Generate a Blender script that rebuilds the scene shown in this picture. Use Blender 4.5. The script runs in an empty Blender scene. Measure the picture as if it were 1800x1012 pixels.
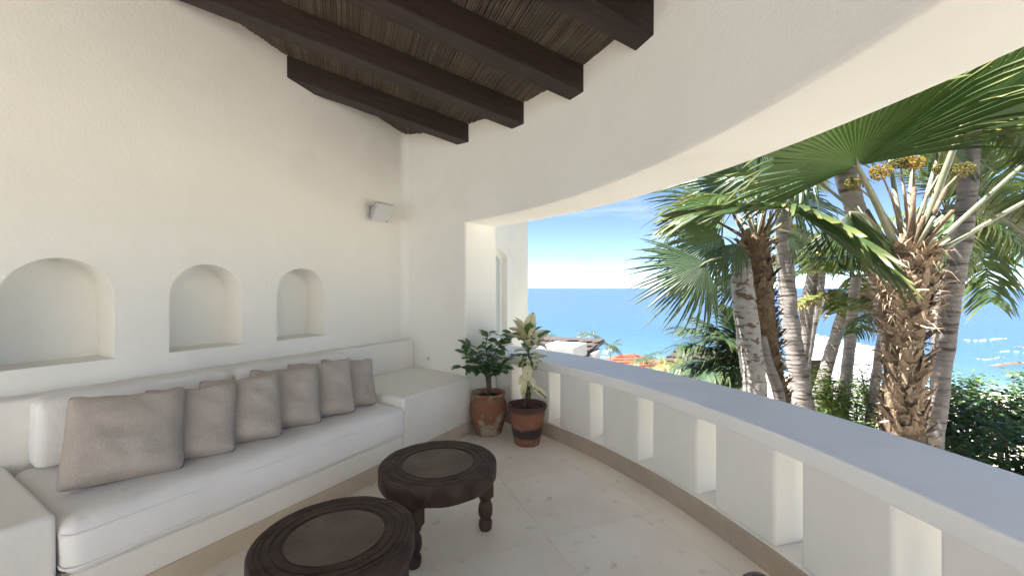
import bpy, bmesh, math, random
from mathutils import Vector, Matrix, noise
PI = math.pi
R = math.radians
rnd = random.Random(7)

# ------------------------------------------------------------------ camera, sky, sun, exposure
SC = bpy.context.scene
COL = SC.collection
EYE = 1.5
YAW = R(30.256)
FPX = 720.0                      # focal length in photograph pixels (1800 wide)
cam_d = bpy.data.cameras.new('camera')
cam_d.sensor_width = 36.0
cam_d.lens = FPX / 1800.0 * 36.0
cam_d.clip_start = 0.05
cam_d.clip_end = 60000.0
cam = bpy.data.objects.new('camera', cam_d)
COL.objects.link(cam)
cam.location = (0, 0, EYE)
cam.rotation_euler = (R(90), 0, YAW)
SC.camera = cam

SUN_EL = R(60)
SUN_AZ = Vector((-0.92, -0.39, 0)).normalized()      # horizontal direction towards the sun
SUN_DIR = Vector((SUN_AZ.x * math.cos(SUN_EL), SUN_AZ.y * math.cos(SUN_EL), math.sin(SUN_EL)))
w = bpy.data.worlds.new('World')
SC.world = w
w.use_nodes = True
nt = w.node_tree
nt.nodes.clear()
wo = nt.nodes.new('ShaderNodeOutputWorld')
bg = nt.nodes.new('ShaderNodeBackground')
bg.inputs['Strength'].default_value = 0.05
sky = nt.nodes.new('ShaderNodeTexSky')
sky.sky_type = 'NISHITA'
sky.sun_disc = False
sky.sun_elevation = SUN_EL
sky.sun_rotation = math.atan2(SUN_AZ.x, SUN_AZ.y)
sky.altitude = 40
sky.air_density = 0.42
sky.dust_density = 0.0
sky.ozone_density = 1.2
# thin wisps of cloud over the whole sky
tc = nt.nodes.new('ShaderNodeTexCoord')
mp = nt.nodes.new('ShaderNodeMapping')
mp.inputs['Scale'].default_value = (1.3, 1.3, 9.0)
mp.inputs['Location'].default_value = (0.35, 0.1, 0.62)
nz = nt.nodes.new('ShaderNodeTexNoise')
nz.inputs['Scale'].default_value = 2.6
nz.inputs['Detail'].default_value = 7
nz.inputs['Roughness'].default_value = 0.6
cr = nt.nodes.new('ShaderNodeValToRGB')
cr.color_ramp.elements[0].position = 0.55
cr.color_ramp.elements[0].color = (0, 0, 0, 1)
cr.color_ramp.elements[1].position = 0.85
cr.color_ramp.elements[1].color = (0.5, 0.5, 0.5, 1)
mx = nt.nodes.new('ShaderNodeMix')
mx.data_type = 'RGBA'
mx.inputs[7].default_value = (4.6, 4.8, 5.0, 1)
nt.links.new(tc.outputs['Generated'], mp.inputs['Vector'])
nt.links.new(mp.outputs['Vector'], nz.inputs['Vector'])
nt.links.new(nz.outputs['Fac'], cr.inputs['Fac'])
nt.links.new(cr.outputs['Color'], mx.inputs[0])
nt.links.new(sky.outputs['Color'], mx.inputs[6])
nt.links.new(mx.outputs[2], bg.inputs['Color'])
nt.links.new(bg.outputs['Background'], wo.inputs['Surface'])

sun_d = bpy.data.lights.new('sun', 'SUN')
sun_d.energy = 5.0
sun_d.angle = R(0.53)
sun_d.color = (1.0, 0.976, 0.93)
sun = bpy.data.objects.new('sun', sun_d)
COL.objects.link(sun)
sun.rotation_euler = (-SUN_DIR).to_track_quat('-Z', 'Y').to_euler()

SC.view_settings.view_transform = 'Standard'
SC.view_settings.look = 'None'
SC.view_settings.exposure = 2.66
SC.view_settings.gamma = 1.0
SC.view_settings.use_curve_mapping = False
SC.cycles.use_denoising = True
SC.cycles.max_bounces = 14
SC.cycles.diffuse_bounces = 9
SC.cycles.glossy_bounces = 4
SC.cycles.transmission_bounces = 6
SC.cycles.transparent_max_bounces = 6
SC.cycles.caustics_reflective = False
SC.cycles.caustics_refractive = False
SC.cycles.sample_clamp_indirect = 6.0

# ------------------------------------------------------------------ helpers
SY, CYW = math.sin(YAW), math.cos(YAW)
def P(px, py, d):
    """a point seen at photograph pixel (px, py), d metres deep"""
    u, v = (px - 900) / FPX, (507 - py) / FPX
    return Vector((d * (u * CYW - SY), d * (CYW + u * SY), EYE + d * v))

def mk(name, verts, faces, mat=None, parent=None, smooth=False, bevel=0.0, seg=2):
    me = bpy.data.meshes.new(name)
    me.from_pydata([tuple(v) for v in verts], [], faces)
    me.update()
    if smooth:
        me.polygons.foreach_set('use_smooth', [True] * len(me.polygons))
    o = bpy.data.objects.new(name, me)
    COL.objects.link(o)
    if mat:
        me.materials.append(mat)
    if parent:
        o.parent = parent
    if bevel:
        add_bevel(o, bevel, seg)
    return o

def add_bevel(o, wd, seg=2):
    m = o.modifiers.new('bevel', 'BEVEL')
    m.width = wd
    m.segments = seg
    m.limit_method = 'ANGLE'
    m.angle_limit = R(35)

def empty(name, loc=(0, 0, 0), rz=0.0):
    o = bpy.data.objects.new(name, None)
    COL.objects.link(o)
    o.location = loc
    o.rotation_euler = (0, 0, rz)
    o.empty_display_size = 0.1
    return o

def tag(o, label=None, cat=None, group=None, kind=None):
    if label: o['label'] = label
    if cat: o['category'] = cat
    if group: o['group'] = group
    if kind: o['kind'] = kind
    return o

def box_vf(x0, x1, y0, y1, z0, z1, off=0):
    v = [(x0, y0, z0), (x1, y0, z0), (x1, y1, z0), (x0, y1, z0), (x0, y0, z1), (x1, y0, z1), (x1, y1, z1), (x0, y1, z1)]
    f = [(0, 3, 2, 1), (4, 5, 6, 7), (0, 1, 5, 4), (1, 2, 6, 5), (2, 3, 7, 6), (3, 0, 4, 7)]
    return v, [tuple(i + off for i in q) for q in f]

def box(name, x0, x1, y0, y1, z0, z1, mat, parent=None, bevel=0.0, seg=2):
    v, f = box_vf(x0, x1, y0, y1, z0, z1)
    return mk(name, v, f, mat, parent, bevel=bevel, seg=seg)

class MB:
    """collects geometry for one mesh"""
    def __init__(s): s.v, s.f = [], []
    def add(s, v, f):
        o = len(s.v)
        s.v += [tuple(q) for q in v]
        s.f += [tuple(i + o for i in q) for q in f]
    def tube(s, pts, rad, n=8, cap=True):
        pts = [Vector(p) for p in pts]
        o = len(s.v)
        prev = None
        for i, p in enumerate(pts):
            a = pts[max(0, i - 1)]
            b = pts[min(len(pts) - 1, i + 1)]
            t = (b - a).normalized()
            if prev is None:
                ref = Vector((1, 0, 0)) if abs(t.x) < 0.8 else Vector((0, 1, 0))
                e1 = t.cross(ref).normalized()
            else:
                e1 = (prev - t * prev.dot(t)).normalized()
            prev = e1
            e2 = t.cross(e1)
            r = rad[i] if isinstance(rad, (list, tuple)) else rad
            for k in range(n):
                an = 2 * PI * k / n
                s.v.append(tuple(p + (e1 * math.cos(an) + e2 * math.sin(an)) * r))
        for i in range(len(pts) - 1):
            for k in range(n):
                k2 = (k + 1) % n
                s.f.append((o + i * n + k, o + i * n + k2, o + (i + 1) * n + k2, o + (i + 1) * n + k))
        if cap:
            s.f.append(tuple(o + k for k in reversed(range(n))))
            s.f.append(tuple(o + (len(pts) - 1) * n + k for k in range(n)))
    def build(s, name, mat, parent=None, smooth=False, bevel=0.0, seg=2):
        return mk(name, s.v, s.f, mat, parent, smooth, bevel, seg)

def lathe(prof, n=40, cx=0, cy=0, jit=0.0):
    v, f = [], []
    for i, (r, z) in enumerate(prof):
        for k in range(n):
            a = 2 * PI * k / n
            v.append((cx + r * math.cos(a), cy + r * math.sin(a), z))
    for i in range(len(prof) - 1):
        for k in range(n):
            k2 = (k + 1) % n
            f.append((i * n + k, i * n + k2, (i + 1) * n + k2, (i + 1) * n + k))
    return v, f

# ------------------------------------------------------------------ materials
def mat_new(name):
    m = bpy.data.materials.new(name)
    m.use_nodes = True
    t = m.node_tree
    return m, t, t.nodes['Principled BSDF']

def surf(name, c1, c2=None, scale=3.0, rough=0.8, bump=0.0, bscale=40.0, detail=6, spec=0.35, lo=0.35, hi=0.65,
         c3=None, s3=1.0, lo3=0.55, hi3=0.7, bdist=0.02, stretch=None, island=0.0):
    """principled surface: two colours mixed by noise, an optional third in patches, and a noise bump"""
    m, t, b = mat_new(name)
    b.inputs['Roughness'].default_value = rough
    b.inputs['Specular IOR Level'].default_value = spec
    tcn = t.nodes.new('ShaderNodeTexCoord')
    vec = tcn.outputs['Object']
    if stretch:
        mpn = t.nodes.new('ShaderNodeMapping')
        mpn.inputs['Scale'].default_value = stretch
        t.links.new(vec, mpn.inputs['Vector'])
        vec = mpn.outputs['Vector']
    def nse(sc, det=detail):
        n_ = t.nodes.new('ShaderNodeTexNoise')
        n_.inputs['Scale'].default_value = sc
        n_.inputs['Detail'].default_value = det
        n_.inputs['Roughness'].default_value = 0.6
        t.links.new(vec, n_.inputs['Vector'])
        return n_.outputs['Fac']
    def rng(sock, a, b_):
        r_ = t.nodes.new('ShaderNodeMapRange')
        r_.inputs['From Min'].default_value = a
        r_.inputs['From Max'].default_value = b_
        t.links.new(sock, r_.inputs['Value'])
        return r_.outputs['Result']
    def mixc(fac, a, b_):
        x = t.nodes.new('ShaderNodeMix')
        x.data_type = 'RGBA'
        t.links.new(fac, x.inputs[0])
        for k, q in ((6, a), (7, b_)):
            if isinstance(q, tuple): x.inputs[k].default_value = (*q, 1)
            else: t.links.new(q, x.inputs[k])
        return x.outputs[2]
    colr = None
    if c2:
        colr = mixc(rng(nse(scale), lo, hi), c1, c2)
    if c3:
        colr = mixc(rng(nse(s3), lo3, hi3), colr or c1, c3)
    if island:
        g = t.nodes.new('ShaderNodeNewGeometry')
        hs = t.nodes.new('ShaderNodeHueSaturation')
        r_ = t.nodes.new('ShaderNodeMapRange')
        r_.inputs['To Min'].default_value = 1 - island
        r_.inputs['To Max'].default_value = 1 + island
        t.links.new(g.outputs['Random Per Island'], r_.inputs['Value'])
        t.links.new(r_.outputs['Result'], hs.inputs['Value'])
        if colr: t.links.new(colr, hs.inputs['Color'])
        else: hs.inputs['Color'].default_value = (*c1, 1)
        colr = hs.outputs['Color']
    if colr: t.links.new(colr, b.inputs['Base Color'])
    else: b.inputs['Base Color'].default_value = (*c1, 1)
    if bump:
        bn = t.nodes.new('ShaderNodeBump')
        bn.inputs['Strength'].default_value = bump
        bn.inputs['Distance'].default_value = bdist
        t.links.new(nse(bscale, 4), bn.inputs['Height'])
        t.links.new(bn.outputs['Normal'], b.inputs['Normal'])
    return m

def leafmat(name, c1, c2, tr=(0.25, 0.4, 0.05), fac=0.35, rough=0.4, tipc=None, spec=0.5):
    """thin leaf: glossy front mixed with light passing through"""
    m, t, b = mat_new(name)
    b.inputs['Roughness'].default_value = rough
    b.inputs['Specular IOR Level'].default_value = spec
    tcn = t.nodes.new('ShaderNodeTexCoord')
    n_ = t.nodes.new('ShaderNodeTexNoise')
    n_.inputs['Scale'].default_value = 3.0
    n_.inputs['Detail'].default_value = 4
    t.links.new(tcn.outputs['Object'], n_.inputs['Vector'])
    g = t.nodes.new('ShaderNodeNewGeometry')
    ad = t.nodes.new('ShaderNodeMath'); ad.operation = 'MULTIPLY_ADD'
    t.links.new(g.outputs['Random Per Island'], ad.inputs[0])
    ad.inputs[1].default_value = 0.5
    t.links.new(n_.outputs['Fac'], ad.inputs[2])
    r_ = t.nodes.new('ShaderNodeMapRange')
    r_.inputs['From Min'].default_value = 0.4
    r_.inputs['From Max'].default_value = 1.0
    t.links.new(ad.outputs[0], r_.inputs['Value'])
    x = t.nodes.new('ShaderNodeMix'); x.data_type = 'RGBA'
    x.inputs[6].default_value = (*c1, 1); x.inputs[7].default_value = (*c2, 1)
    t.links.new(r_.outputs['Result'], x.inputs[0])
    colr = x.outputs[2]
    if tipc:
        at = t.nodes.new('ShaderNodeAttribute'); at.attribute_name = 'tip'
        x2 = t.nodes.new('ShaderNodeMix'); x2.data_type = 'RGBA'
        x2.inputs[7].default_value = (*tipc, 1)
        t.links.new(at.outputs['Fac'], x2.inputs[0]); t.links.new(colr, x2.inputs[6])
        colr = x2.outputs[2]
    t.links.new(colr, b.inputs['Base Color'])
    trn = t.nodes.new('ShaderNodeBsdfTranslucent')
    trn.inputs['Color'].default_value = (*tr, 1)
    ms = t.nodes.new('ShaderNodeMixShader')
    ms.inputs['Fac'].default_value = fac
    out = t.nodes['Material Output']
    t.links.new(b.outputs['BSDF'], ms.inputs[1]); t.links.new(trn.outputs['BSDF'], ms.inputs[2])
    t.links.new(ms.outputs['Shader'], out.inputs['Surface'])
    return m

def trowel(m, amt=0.25, sc=5.0):
    """adds a slow hand-trowelled unevenness under the existing fine bump"""
    t = m.node_tree
    b = t.nodes['Principled BSDF']
    fine = [n_ for n_ in t.nodes if n_.type == 'BUMP'][0]
    tcn = t.nodes.new('ShaderNodeTexCoord')
    n_ = t.nodes.new('ShaderNodeTexNoise'); n_.inputs['Scale'].default_value = sc; n_.inputs['Detail'].default_value = 3; n_.inputs['Distortion'].default_value = 0.8
    t.links.new(tcn.outputs['Object'], n_.inputs['Vector'])
    bn = t.nodes.new('ShaderNodeBump'); bn.inputs['Strength'].default_value = amt; bn.inputs['Distance'].default_value = 0.03
    t.links.new(n_.outputs['Fac'], bn.inputs['Height'])
    t.links.new(bn.outputs['Normal'], fine.inputs['Normal'])
M = {}
M['plaster'] = surf('plaster', (0.86, 0.848, 0.812), (0.81, 0.796, 0.755), 1.2, 0.88, 0.3, 55, spec=0.2, lo=0.3, hi=0.75, bdist=0.008, c3=(0.78, 0.762, 0.715), s3=0.9, lo3=0.55, hi3=0.75)
trowel(M['plaster'], 0.14, 3.5)
M['plaster_out'] = surf('exterior_plaster', (0.80, 0.80, 0.77), (0.74, 0.74, 0.70), 2.0, 0.9, 0.3, 45, spec=0.2, bdist=0.01)
M['cap'] = surf('cap_plaster', (0.90, 0.90, 0.895), (0.86, 0.862, 0.86), 2.5, 0.55, 0.15, 60, spec=0.45, bdist=0.006, c3=(0.76, 0.755, 0.735), s3=3.5, lo3=0.60, hi3=0.80)
M['stone'] = surf('travertine', (0.80, 0.735, 0.64), (0.88, 0.835, 0.765), 1.5, 0.42, 0.08, 30, spec=0.4, c3=(0.50, 0.42, 0.33), s3=9.0, lo3=0.60, hi3=0.78, bdist=0.004)
M['stone_b'] = surf('travertine_pale', (0.81, 0.745, 0.65), (0.885, 0.84, 0.77), 1.3, 0.40, 0.08, 30, spec=0.4, c3=(0.55, 0.47, 0.38), s3=12.0, lo3=0.62, hi3=0.8, bdist=0.004)
M['stone_c'] = surf('travertine_warm', (0.79, 0.72, 0.62), (0.875, 0.825, 0.75), 1.8, 0.42, 0.08, 30, spec=0.4, c3=(0.47, 0.39, 0.29), s3=7.0, lo3=0.60, hi3=0.8, bdist=0.004)
M['grout'] = surf('grout', (0.60, 0.53, 0.44), (0.50, 0.43, 0.35), 20, 0.95)
M['skirt'] = surf('skirting_stone', (0.40, 0.335, 0.27), (0.47, 0.40, 0.33), 5, 0.6, 0.1, 40, bdist=0.004)
M['seat'] = surf('seat_canvas', (0.88, 0.87, 0.86), (0.83, 0.82, 0.815), 2.5, 0.95, 0.3, 260, spec=0.15, bdist=0.003)
M['linen'] = surf('taupe_linen', (0.47, 0.42, 0.375), (0.41, 0.365, 0.325), 5, 0.95, 0.6, 240, spec=0.1, bdist=0.004, c3=(0.53, 0.475, 0.43), s3=110, lo3=0.45, hi3=0.7)
trowel(M['seat'], 0.30, 7.0)
trowel(M['linen'], 0.12, 8.0)
M['beam'] = surf('dark_stained_wood', (0.024, 0.015, 0.013), (0.046, 0.030, 0.025), 3.0, 0.55, 0.4, 14, spec=0.35, stretch=(1, 12, 12), bdist=0.01)
M['reed'] = surf('reed', (0.145, 0.118, 0.092), (0.105, 0.084, 0.066), 6, 0.8, island=0.2, spec=0.2)
M['roofslab'] = surf('roof_slab', (0.10, 0.08, 0.06), (0.07, 0.055, 0.045), 4, 0.9)
M['table'] = surf('carved_dark_wood', (0.034, 0.021, 0.017), (0.072, 0.048, 0.039), 11, 0.55, 0.9, 30, spec=0.25, bdist=0.006)
M['tabletop'] = surf('worn_table_centre', (0.150, 0.114, 0.092), (0.098, 0.073, 0.060), 6, 0.55, 0.4, 40, spec=0.3, bdist=0.003, c3=(0.06, 0.042, 0.036), s3=4.2, lo3=0.52, hi3=0.75)
M['iron'] = surf('wrought_iron', (0.02, 0.018, 0.017), rough=0.6)
M['white_plastic'] = surf('white_plastic', (0.50, 0.50, 0.48), rough=0.45)
M['grille'] = surf('speaker_grille', (0.56, 0.57, 0.58), rough=0.55, bump=0.4, bscale=400, bdist=0.001)
M['darkdot'] = surf('dark_badge', (0.03, 0.03, 0.03), rough=0.4)
M['terra'] = surf('weathered_terracotta', (0.30, 0.135, 0.075), (0.21, 0.11, 0.070), 6, 0.9, 0.5, 30, c3=(0.42, 0.35, 0.26), s3=5.0, lo3=0.50, hi3=0.60, bdist=0.008)
M['soil'] = surf('soil', (0.045, 0.032, 0.024), (0.025, 0.018, 0.014), 20, 1.0, 0.8, 40)
M['bark'] = surf('thin_bark', (0.10, 0.075, 0.055), (0.16, 0.12, 0.09), 18, 0.9, 0.4, 50, bdist=0.004)
M['glaze'] = surf('dark_glaze', (0.030, 0.012, 0.022), rough=0.06, spec=0.8)
M['leaf_dark'] = leafmat('leaf_dark', (0.042, 0.105, 0.032), (0.095, 0.19, 0.060), (0.16, 0.34, 0.05), 0.2, 0.35)
M['fan'] = leafmat('fan_frond', (0.019, 0.038, 0.015), (0.040, 0.070, 0.022), (0.14, 0.25, 0.04), 0.06, 0.42, tipc=(0.22, 0.19, 0.06), spec=0.18)
M['fan_b'] = leafmat('fan_frond_glaucous', (0.042, 0.070, 0.046), (0.085, 0.125, 0.078), (0.18, 0.28, 0.07), 0.16, 0.40, tipc=(0.20, 0.19, 0.09), spec=0.22)
M['pinnate'] = leafmat('feather_frond', (0.035, 0.068, 0.026), (0.075, 0.125, 0.040), (0.16, 0.28, 0.03), 0.16, 0.42, tipc=(0.20, 0.20, 0.08))
M['pinnate_y'] = leafmat('feather_frond_yellow', (0.060, 0.085, 0.018), (0.105, 0.125, 0.026), (0.20, 0.24, 0.03), 0.15, 0.45, tipc=(0.38, 0.26, 0.08))
M['pinnate_d'] = leafmat('feather_frond_dark', (0.018, 0.038, 0.020), (0.040, 0.070, 0.035), (0.06, 0.12, 0.03), 0.08, 0.34, tipc=(0.10, 0.12, 0.05))
M['petiole'] = surf('petiole', (0.17, 0.19, 0.12), (0.23, 0.225, 0.155), 4, 0.5, 0.1, 30, bdist=0.004)
M['boot'] = surf('leaf_base_fibre', (0.33, 0.245, 0.165), (0.20, 0.14, 0.095), 5, 0.95, 0.7, 30, spec=0.1, c3=(0.38, 0.30, 0.215), s3=9, lo3=0.46, hi3=0.62, stretch=(1, 1, 0.5), island=0.2, bdist=0.01)
M['boot_d'] = surf('leaf_base_fibre_dark', (0.20, 0.145, 0.10), (0.12, 0.085, 0.06), 6, 0.95, 0.7, 30, spec=0.1, c3=(0.34, 0.27, 0.19), s3=12, lo3=0.54, hi3=0.7, bdist=0.01)
M['trunk_in'] = surf('palm_fibre_trunk', (0.20, 0.14, 0.09), (0.12, 0.08, 0.055), 8, 0.95, 0.8, 25, bdist=0.015)
M['trunk'] = surf('ringed_grey_trunk', (0.255, 0.236, 0.225), (0.175, 0.158, 0.150), 3.5, 0.92, 0.6, 16, spec=0.15, stretch=(1.0, 1.0, 9), c3=(0.085, 0.068, 0.058), s3=1.9, lo3=0.54, hi3=0.62, bdist=0.012)
M['trunk_w'] = surf('pale_lichen_trunk', (0.36, 0.35, 0.335), (0.26, 0.25, 0.235), 4, 0.92, 0.5, 18, spec=0.15, c3=(0.12, 0.082, 0.058), s3=6.5, lo3=0.53, hi3=0.60, stretch=(1.3, 1.3, 3.0), bdist=0.012)
M['fruit'] = surf('golden_fruit', (0.30, 0.20, 0.035), (0.20, 0.15, 0.035), 30, 0.6, island=0.3)
M['fruit_g'] = surf('olive_fruit', (0.16, 0.135, 0.03), (0.09, 0.085, 0.025), 30, 0.7, island=0.3)
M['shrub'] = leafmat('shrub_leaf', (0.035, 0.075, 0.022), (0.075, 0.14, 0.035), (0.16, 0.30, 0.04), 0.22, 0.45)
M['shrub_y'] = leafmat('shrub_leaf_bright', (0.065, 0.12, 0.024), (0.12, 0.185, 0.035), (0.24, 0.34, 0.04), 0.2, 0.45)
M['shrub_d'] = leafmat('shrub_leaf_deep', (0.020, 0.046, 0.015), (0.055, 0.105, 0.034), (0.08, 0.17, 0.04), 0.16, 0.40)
M['white_wall'] = surf('white_wall', (0.40, 0.41, 0.42), (0.34, 0.35, 0.36), 2, 0.85, 0.2, 20)
M['thatch'] = surf('grey_thatch', (0.085, 0.070, 0.064), (0.045, 0.037, 0.034), 3, 1.0, 0.8, 14, spec=0.05, stretch=(1, 1, 1), c3=(0.13, 0.112, 0.104), s3=8, bdist=0.05)
M['redtile'] = surf('red_tile', (0.27, 0.060, 0.030), (0.20, 0.045, 0.025), 2.5, 0.85, 0.4, 8, bdist=0.05)
M['dark_in'] = surf('dark_timber', (0.035, 0.028, 0.024), (0.05, 0.04, 0.03), 5, 0.8)
M['drape'] = surf('cream_drape', (0.36, 0.33, 0.285), (0.30, 0.27, 0.235), 6, 0.95)
M['rock'] = surf('shore_rock', (0.17, 0.115, 0.085), (0.10, 0.075, 0.06), 0.15, 0.95, 0.8, 0.6, bdist=0.5)
M['glass'] = surf('window_glass', (0.62, 0.66, 0.66), rough=0.12, spec=0.6)

# variegated leaf: cream with a green heart
def variegated():
    m, t, b = mat_new('variegated_leaf')
    b.inputs['Roughness'].default_value = 0.4
    tcn = t.nodes.new('ShaderNodeTexCoord')
    n_ = t.nodes.new('ShaderNodeTexNoise'); n_.inputs['Scale'].default_value = 22; n_.inputs['Detail'].default_value = 3
    t.links.new(tcn.outputs['Object'], n_.inputs['Vector'])
    oi = t.nodes.new('ShaderNodeObjectInfo')
    sx = t.nodes.new('ShaderNodeSeparateXYZ'); t.links.new(tcn.outputs['Object'], sx.inputs[0])
    ab = t.nodes.new('ShaderNodeMath'); ab.operation = 'ABSOLUTE'; t.links.new(sx.outputs['Y'], ab.inputs[0])
    ml = t.nodes.new('ShaderNodeMath'); ml.operation = 'MULTIPLY'; ml.inputs[1].default_value = 16; t.links.new(ab.outputs[0], ml.inputs[0])
    ad = t.nodes.new('ShaderNodeMath'); ad.operation = 'ADD'; t.links.new(ml.outputs[0], ad.inputs[0]); t.links.new(n_.outputs['Fac'], ad.inputs[1])
    a2 = t.nodes.new('ShaderNodeMath'); a2.operation = 'MULTIPLY_ADD'; t.links.new(oi.outputs['Random'], a2.inputs[0]); a2.inputs[1].default_value = 0.5; t.links.new(ad.outputs[0], a2.inputs[2])
    rp = t.nodes.new('ShaderNodeValToRGB')
    e = rp.color_ramp.elements
    e[0].position = 0.62; e[0].color = (0.055, 0.115, 0.045, 1)
    e[1].position = 0.86; e[1].color = (0.74, 0.69, 0.45, 1)
    k = e.new(0.74); k.color = (0.17, 0.24, 0.11, 1)
    t.links.new(a2.outputs[0], rp.inputs['Fac'])
    t.links.new(rp.outputs['Color'], b.inputs['Base Color'])
    return m
M['varieg'] = variegated()

# banded terracotta: scorched band round the lower third
def banded():
    m = surf('banded_terracotta', (0.28, 0.125, 0.080), (0.20, 0.085, 0.058), 6, 0.8, 0.4, 30, bdist=0.006, c3=(0.33, 0.20, 0.14), s3=10)
    t = m.node_tree; b = t.nodes['Principled BSDF']
    src = b.inputs['Base Color'].links[0].from_socket
    tcn = t.nodes.new('ShaderNodeTexCoord')
    sx = t.nodes.new('ShaderNodeSeparateXYZ'); t.links.new(tcn.outputs['Object'], sx.inputs[0])
    n_ = t.nodes.new('ShaderNodeTexNoise'); n_.inputs['Scale'].default_value = 9; t.links.new(tcn.outputs['Object'], n_.inputs['Vector'])
    ad = t.nodes.new('ShaderNodeMath'); ad.operation = 'MULTIPLY_ADD'; t.links.new(n_.outputs['Fac'], ad.inputs[0]); ad.inputs[1].default_value = 0.06; t.links.new(sx.outputs['Z'], ad.inputs[2])
    rp = t.nodes.new('ShaderNodeValToRGB'); e = rp.color_ramp.elements
    e[0].position = 0.10; e[0].color = (0, 0, 0, 1)
    e[1].position = 0.125; e[1].color = (1, 1, 1, 1)
    k = e.new(0.185); k.color = (1, 1, 1, 1)
    k = e.new(0.21); k.color = (0, 0, 0, 1)
    k = e.new(0.335); k.color = (0, 0, 0, 1)
    k = e.new(0.37); k.color = (0.75, 0.75, 0.75, 1)
    t.links.new(ad.outputs[0], rp.inputs['Fac'])
    x = t.nodes.new('ShaderNodeMix'); x.data_type = 'RGBA'
    x.inputs[7].default_value = (0.045, 0.035, 0.032, 1)
    t.links.new(rp.outputs['Color'], x.inputs[0]); t.links.new(src, x.inputs[6])
    t.links.new(x.outputs[2], b.inputs['Base Color'])
    return m
M['banded'] = banded()

YB = -4.2                        # roof cut open from here back, behind the viewer, to let light in
# ------------------------------------------------------------------ the terrace: plan is a half disc against the left wall
CX, CY = -3.6, -1.09            # centre of the curve
R_IN, R_OUT, R_CAP = 4.70, 5.17, 5.76
AB = -int(math.degrees(math.asin((CY - YB) / 5.32)))      # its angle on the curve
XW = -3.6                       # left wall
S_DIR = Vector((math.cos(R(52.3)), math.sin(R(52.3)), 0))       # fall of the roof, direction of the beams
P_DIR = Vector((-S_DIR.y, S_DIR.x, 0))
def roof_z(x, y): return 3.475 - 0.212 * (x * S_DIR.x + y * S_DIR.y)
def arc(r, deg): return (CX + r * math.cos(R(deg)), CY + r * math.sin(R(deg)))

def arc_solid(name, r0, r1, z0, z1, a0, a1, step, mat, parent=None, bevel=0.0, seg=2):
    n = max(1, int(round(abs(a1 - a0) / step)))
    v, f = [], []
    for i in range(n + 1):
        a = a0 + (a1 - a0) * i / n
        for r in (r0, r1):
            x, y = arc(r, a)
            v.append((x, y, z0 if not callable(z0) else z0(x, y)))
            v.append((x, y, z1 if not callable(z1) else z1(x, y)))
    for i in range(n):
        b, c = i * 4, i * 4 + 4
        f += [(b, b + 1, c + 1, c), (b + 2, c + 2, c + 3, b + 3), (b, c, c + 2, b + 2), (b + 1, b + 3, c + 3, c + 1)]
    f += [(0, 2, 3, 1), (n * 4, n * 4 + 1, n * 4 + 3, n * 4 + 2)]
    if a1 > a0: f = [tuple(reversed(q)) for q in f]
    return mk(name, v, f, mat, parent, bevel=bevel, seg=seg)

# floor: a bed of mortar and stone tiles laid square to the beams
pts = [(XW - 0.3, YB - 0.02), (arc(5.66, AB + 1)[0], YB - 0.02)] + [arc(5.66, a) for a in range(AB + 2, 91, 2)] + [(XW - 0.3, CY + 5.6)]
n = len(pts)
fl = mk('floor', [(x, y, -0.012) for x, y in pts] + [(x, y, -0.35) for x, y in pts],
        [tuple(range(n)), tuple(reversed(range(n, 2 * n)))] + [(i, n + i, n + (i + 1) % n, (i + 1) % n) for i in range(n)], M['grout'])
tag(fl, kind='structure')
TS, TP = 0.76, 0.76
def clip(poly, nx, ny, c):
    """keep the part of a convex polygon where nx*x + ny*y <= c"""
    out = []
    for k in range(len(poly)):
        a_, b_ = poly[k], poly[(k + 1) % len(poly)]
        da, db = nx * a_[0] + ny * a_[1] - c, nx * b_[0] + ny * b_[1] - c
        if da <= 0: out.append(a_)
        if (da < 0 < db) or (db < 0 < da):
            t_ = da / (da - db)
            out.append((a_[0] + (b_[0] - a_[0]) * t_, a_[1] + (b_[1] - a_[1]) * t_))
    return out
tile_me = {}
g_ = 0.0010
for key in ('stone', 'stone_b', 'stone_c'):
    v, f = box_vf(-TS / 2 + g_, TS / 2 - g_, -TP / 2 + g_, TP / 2 - g_, -0.011, 0.0)
    o = mk('tile', v, f, M[key])
    tile_me[key] = o.data
    bpy.data.objects.remove(o)
TA = R(52.3)
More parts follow.
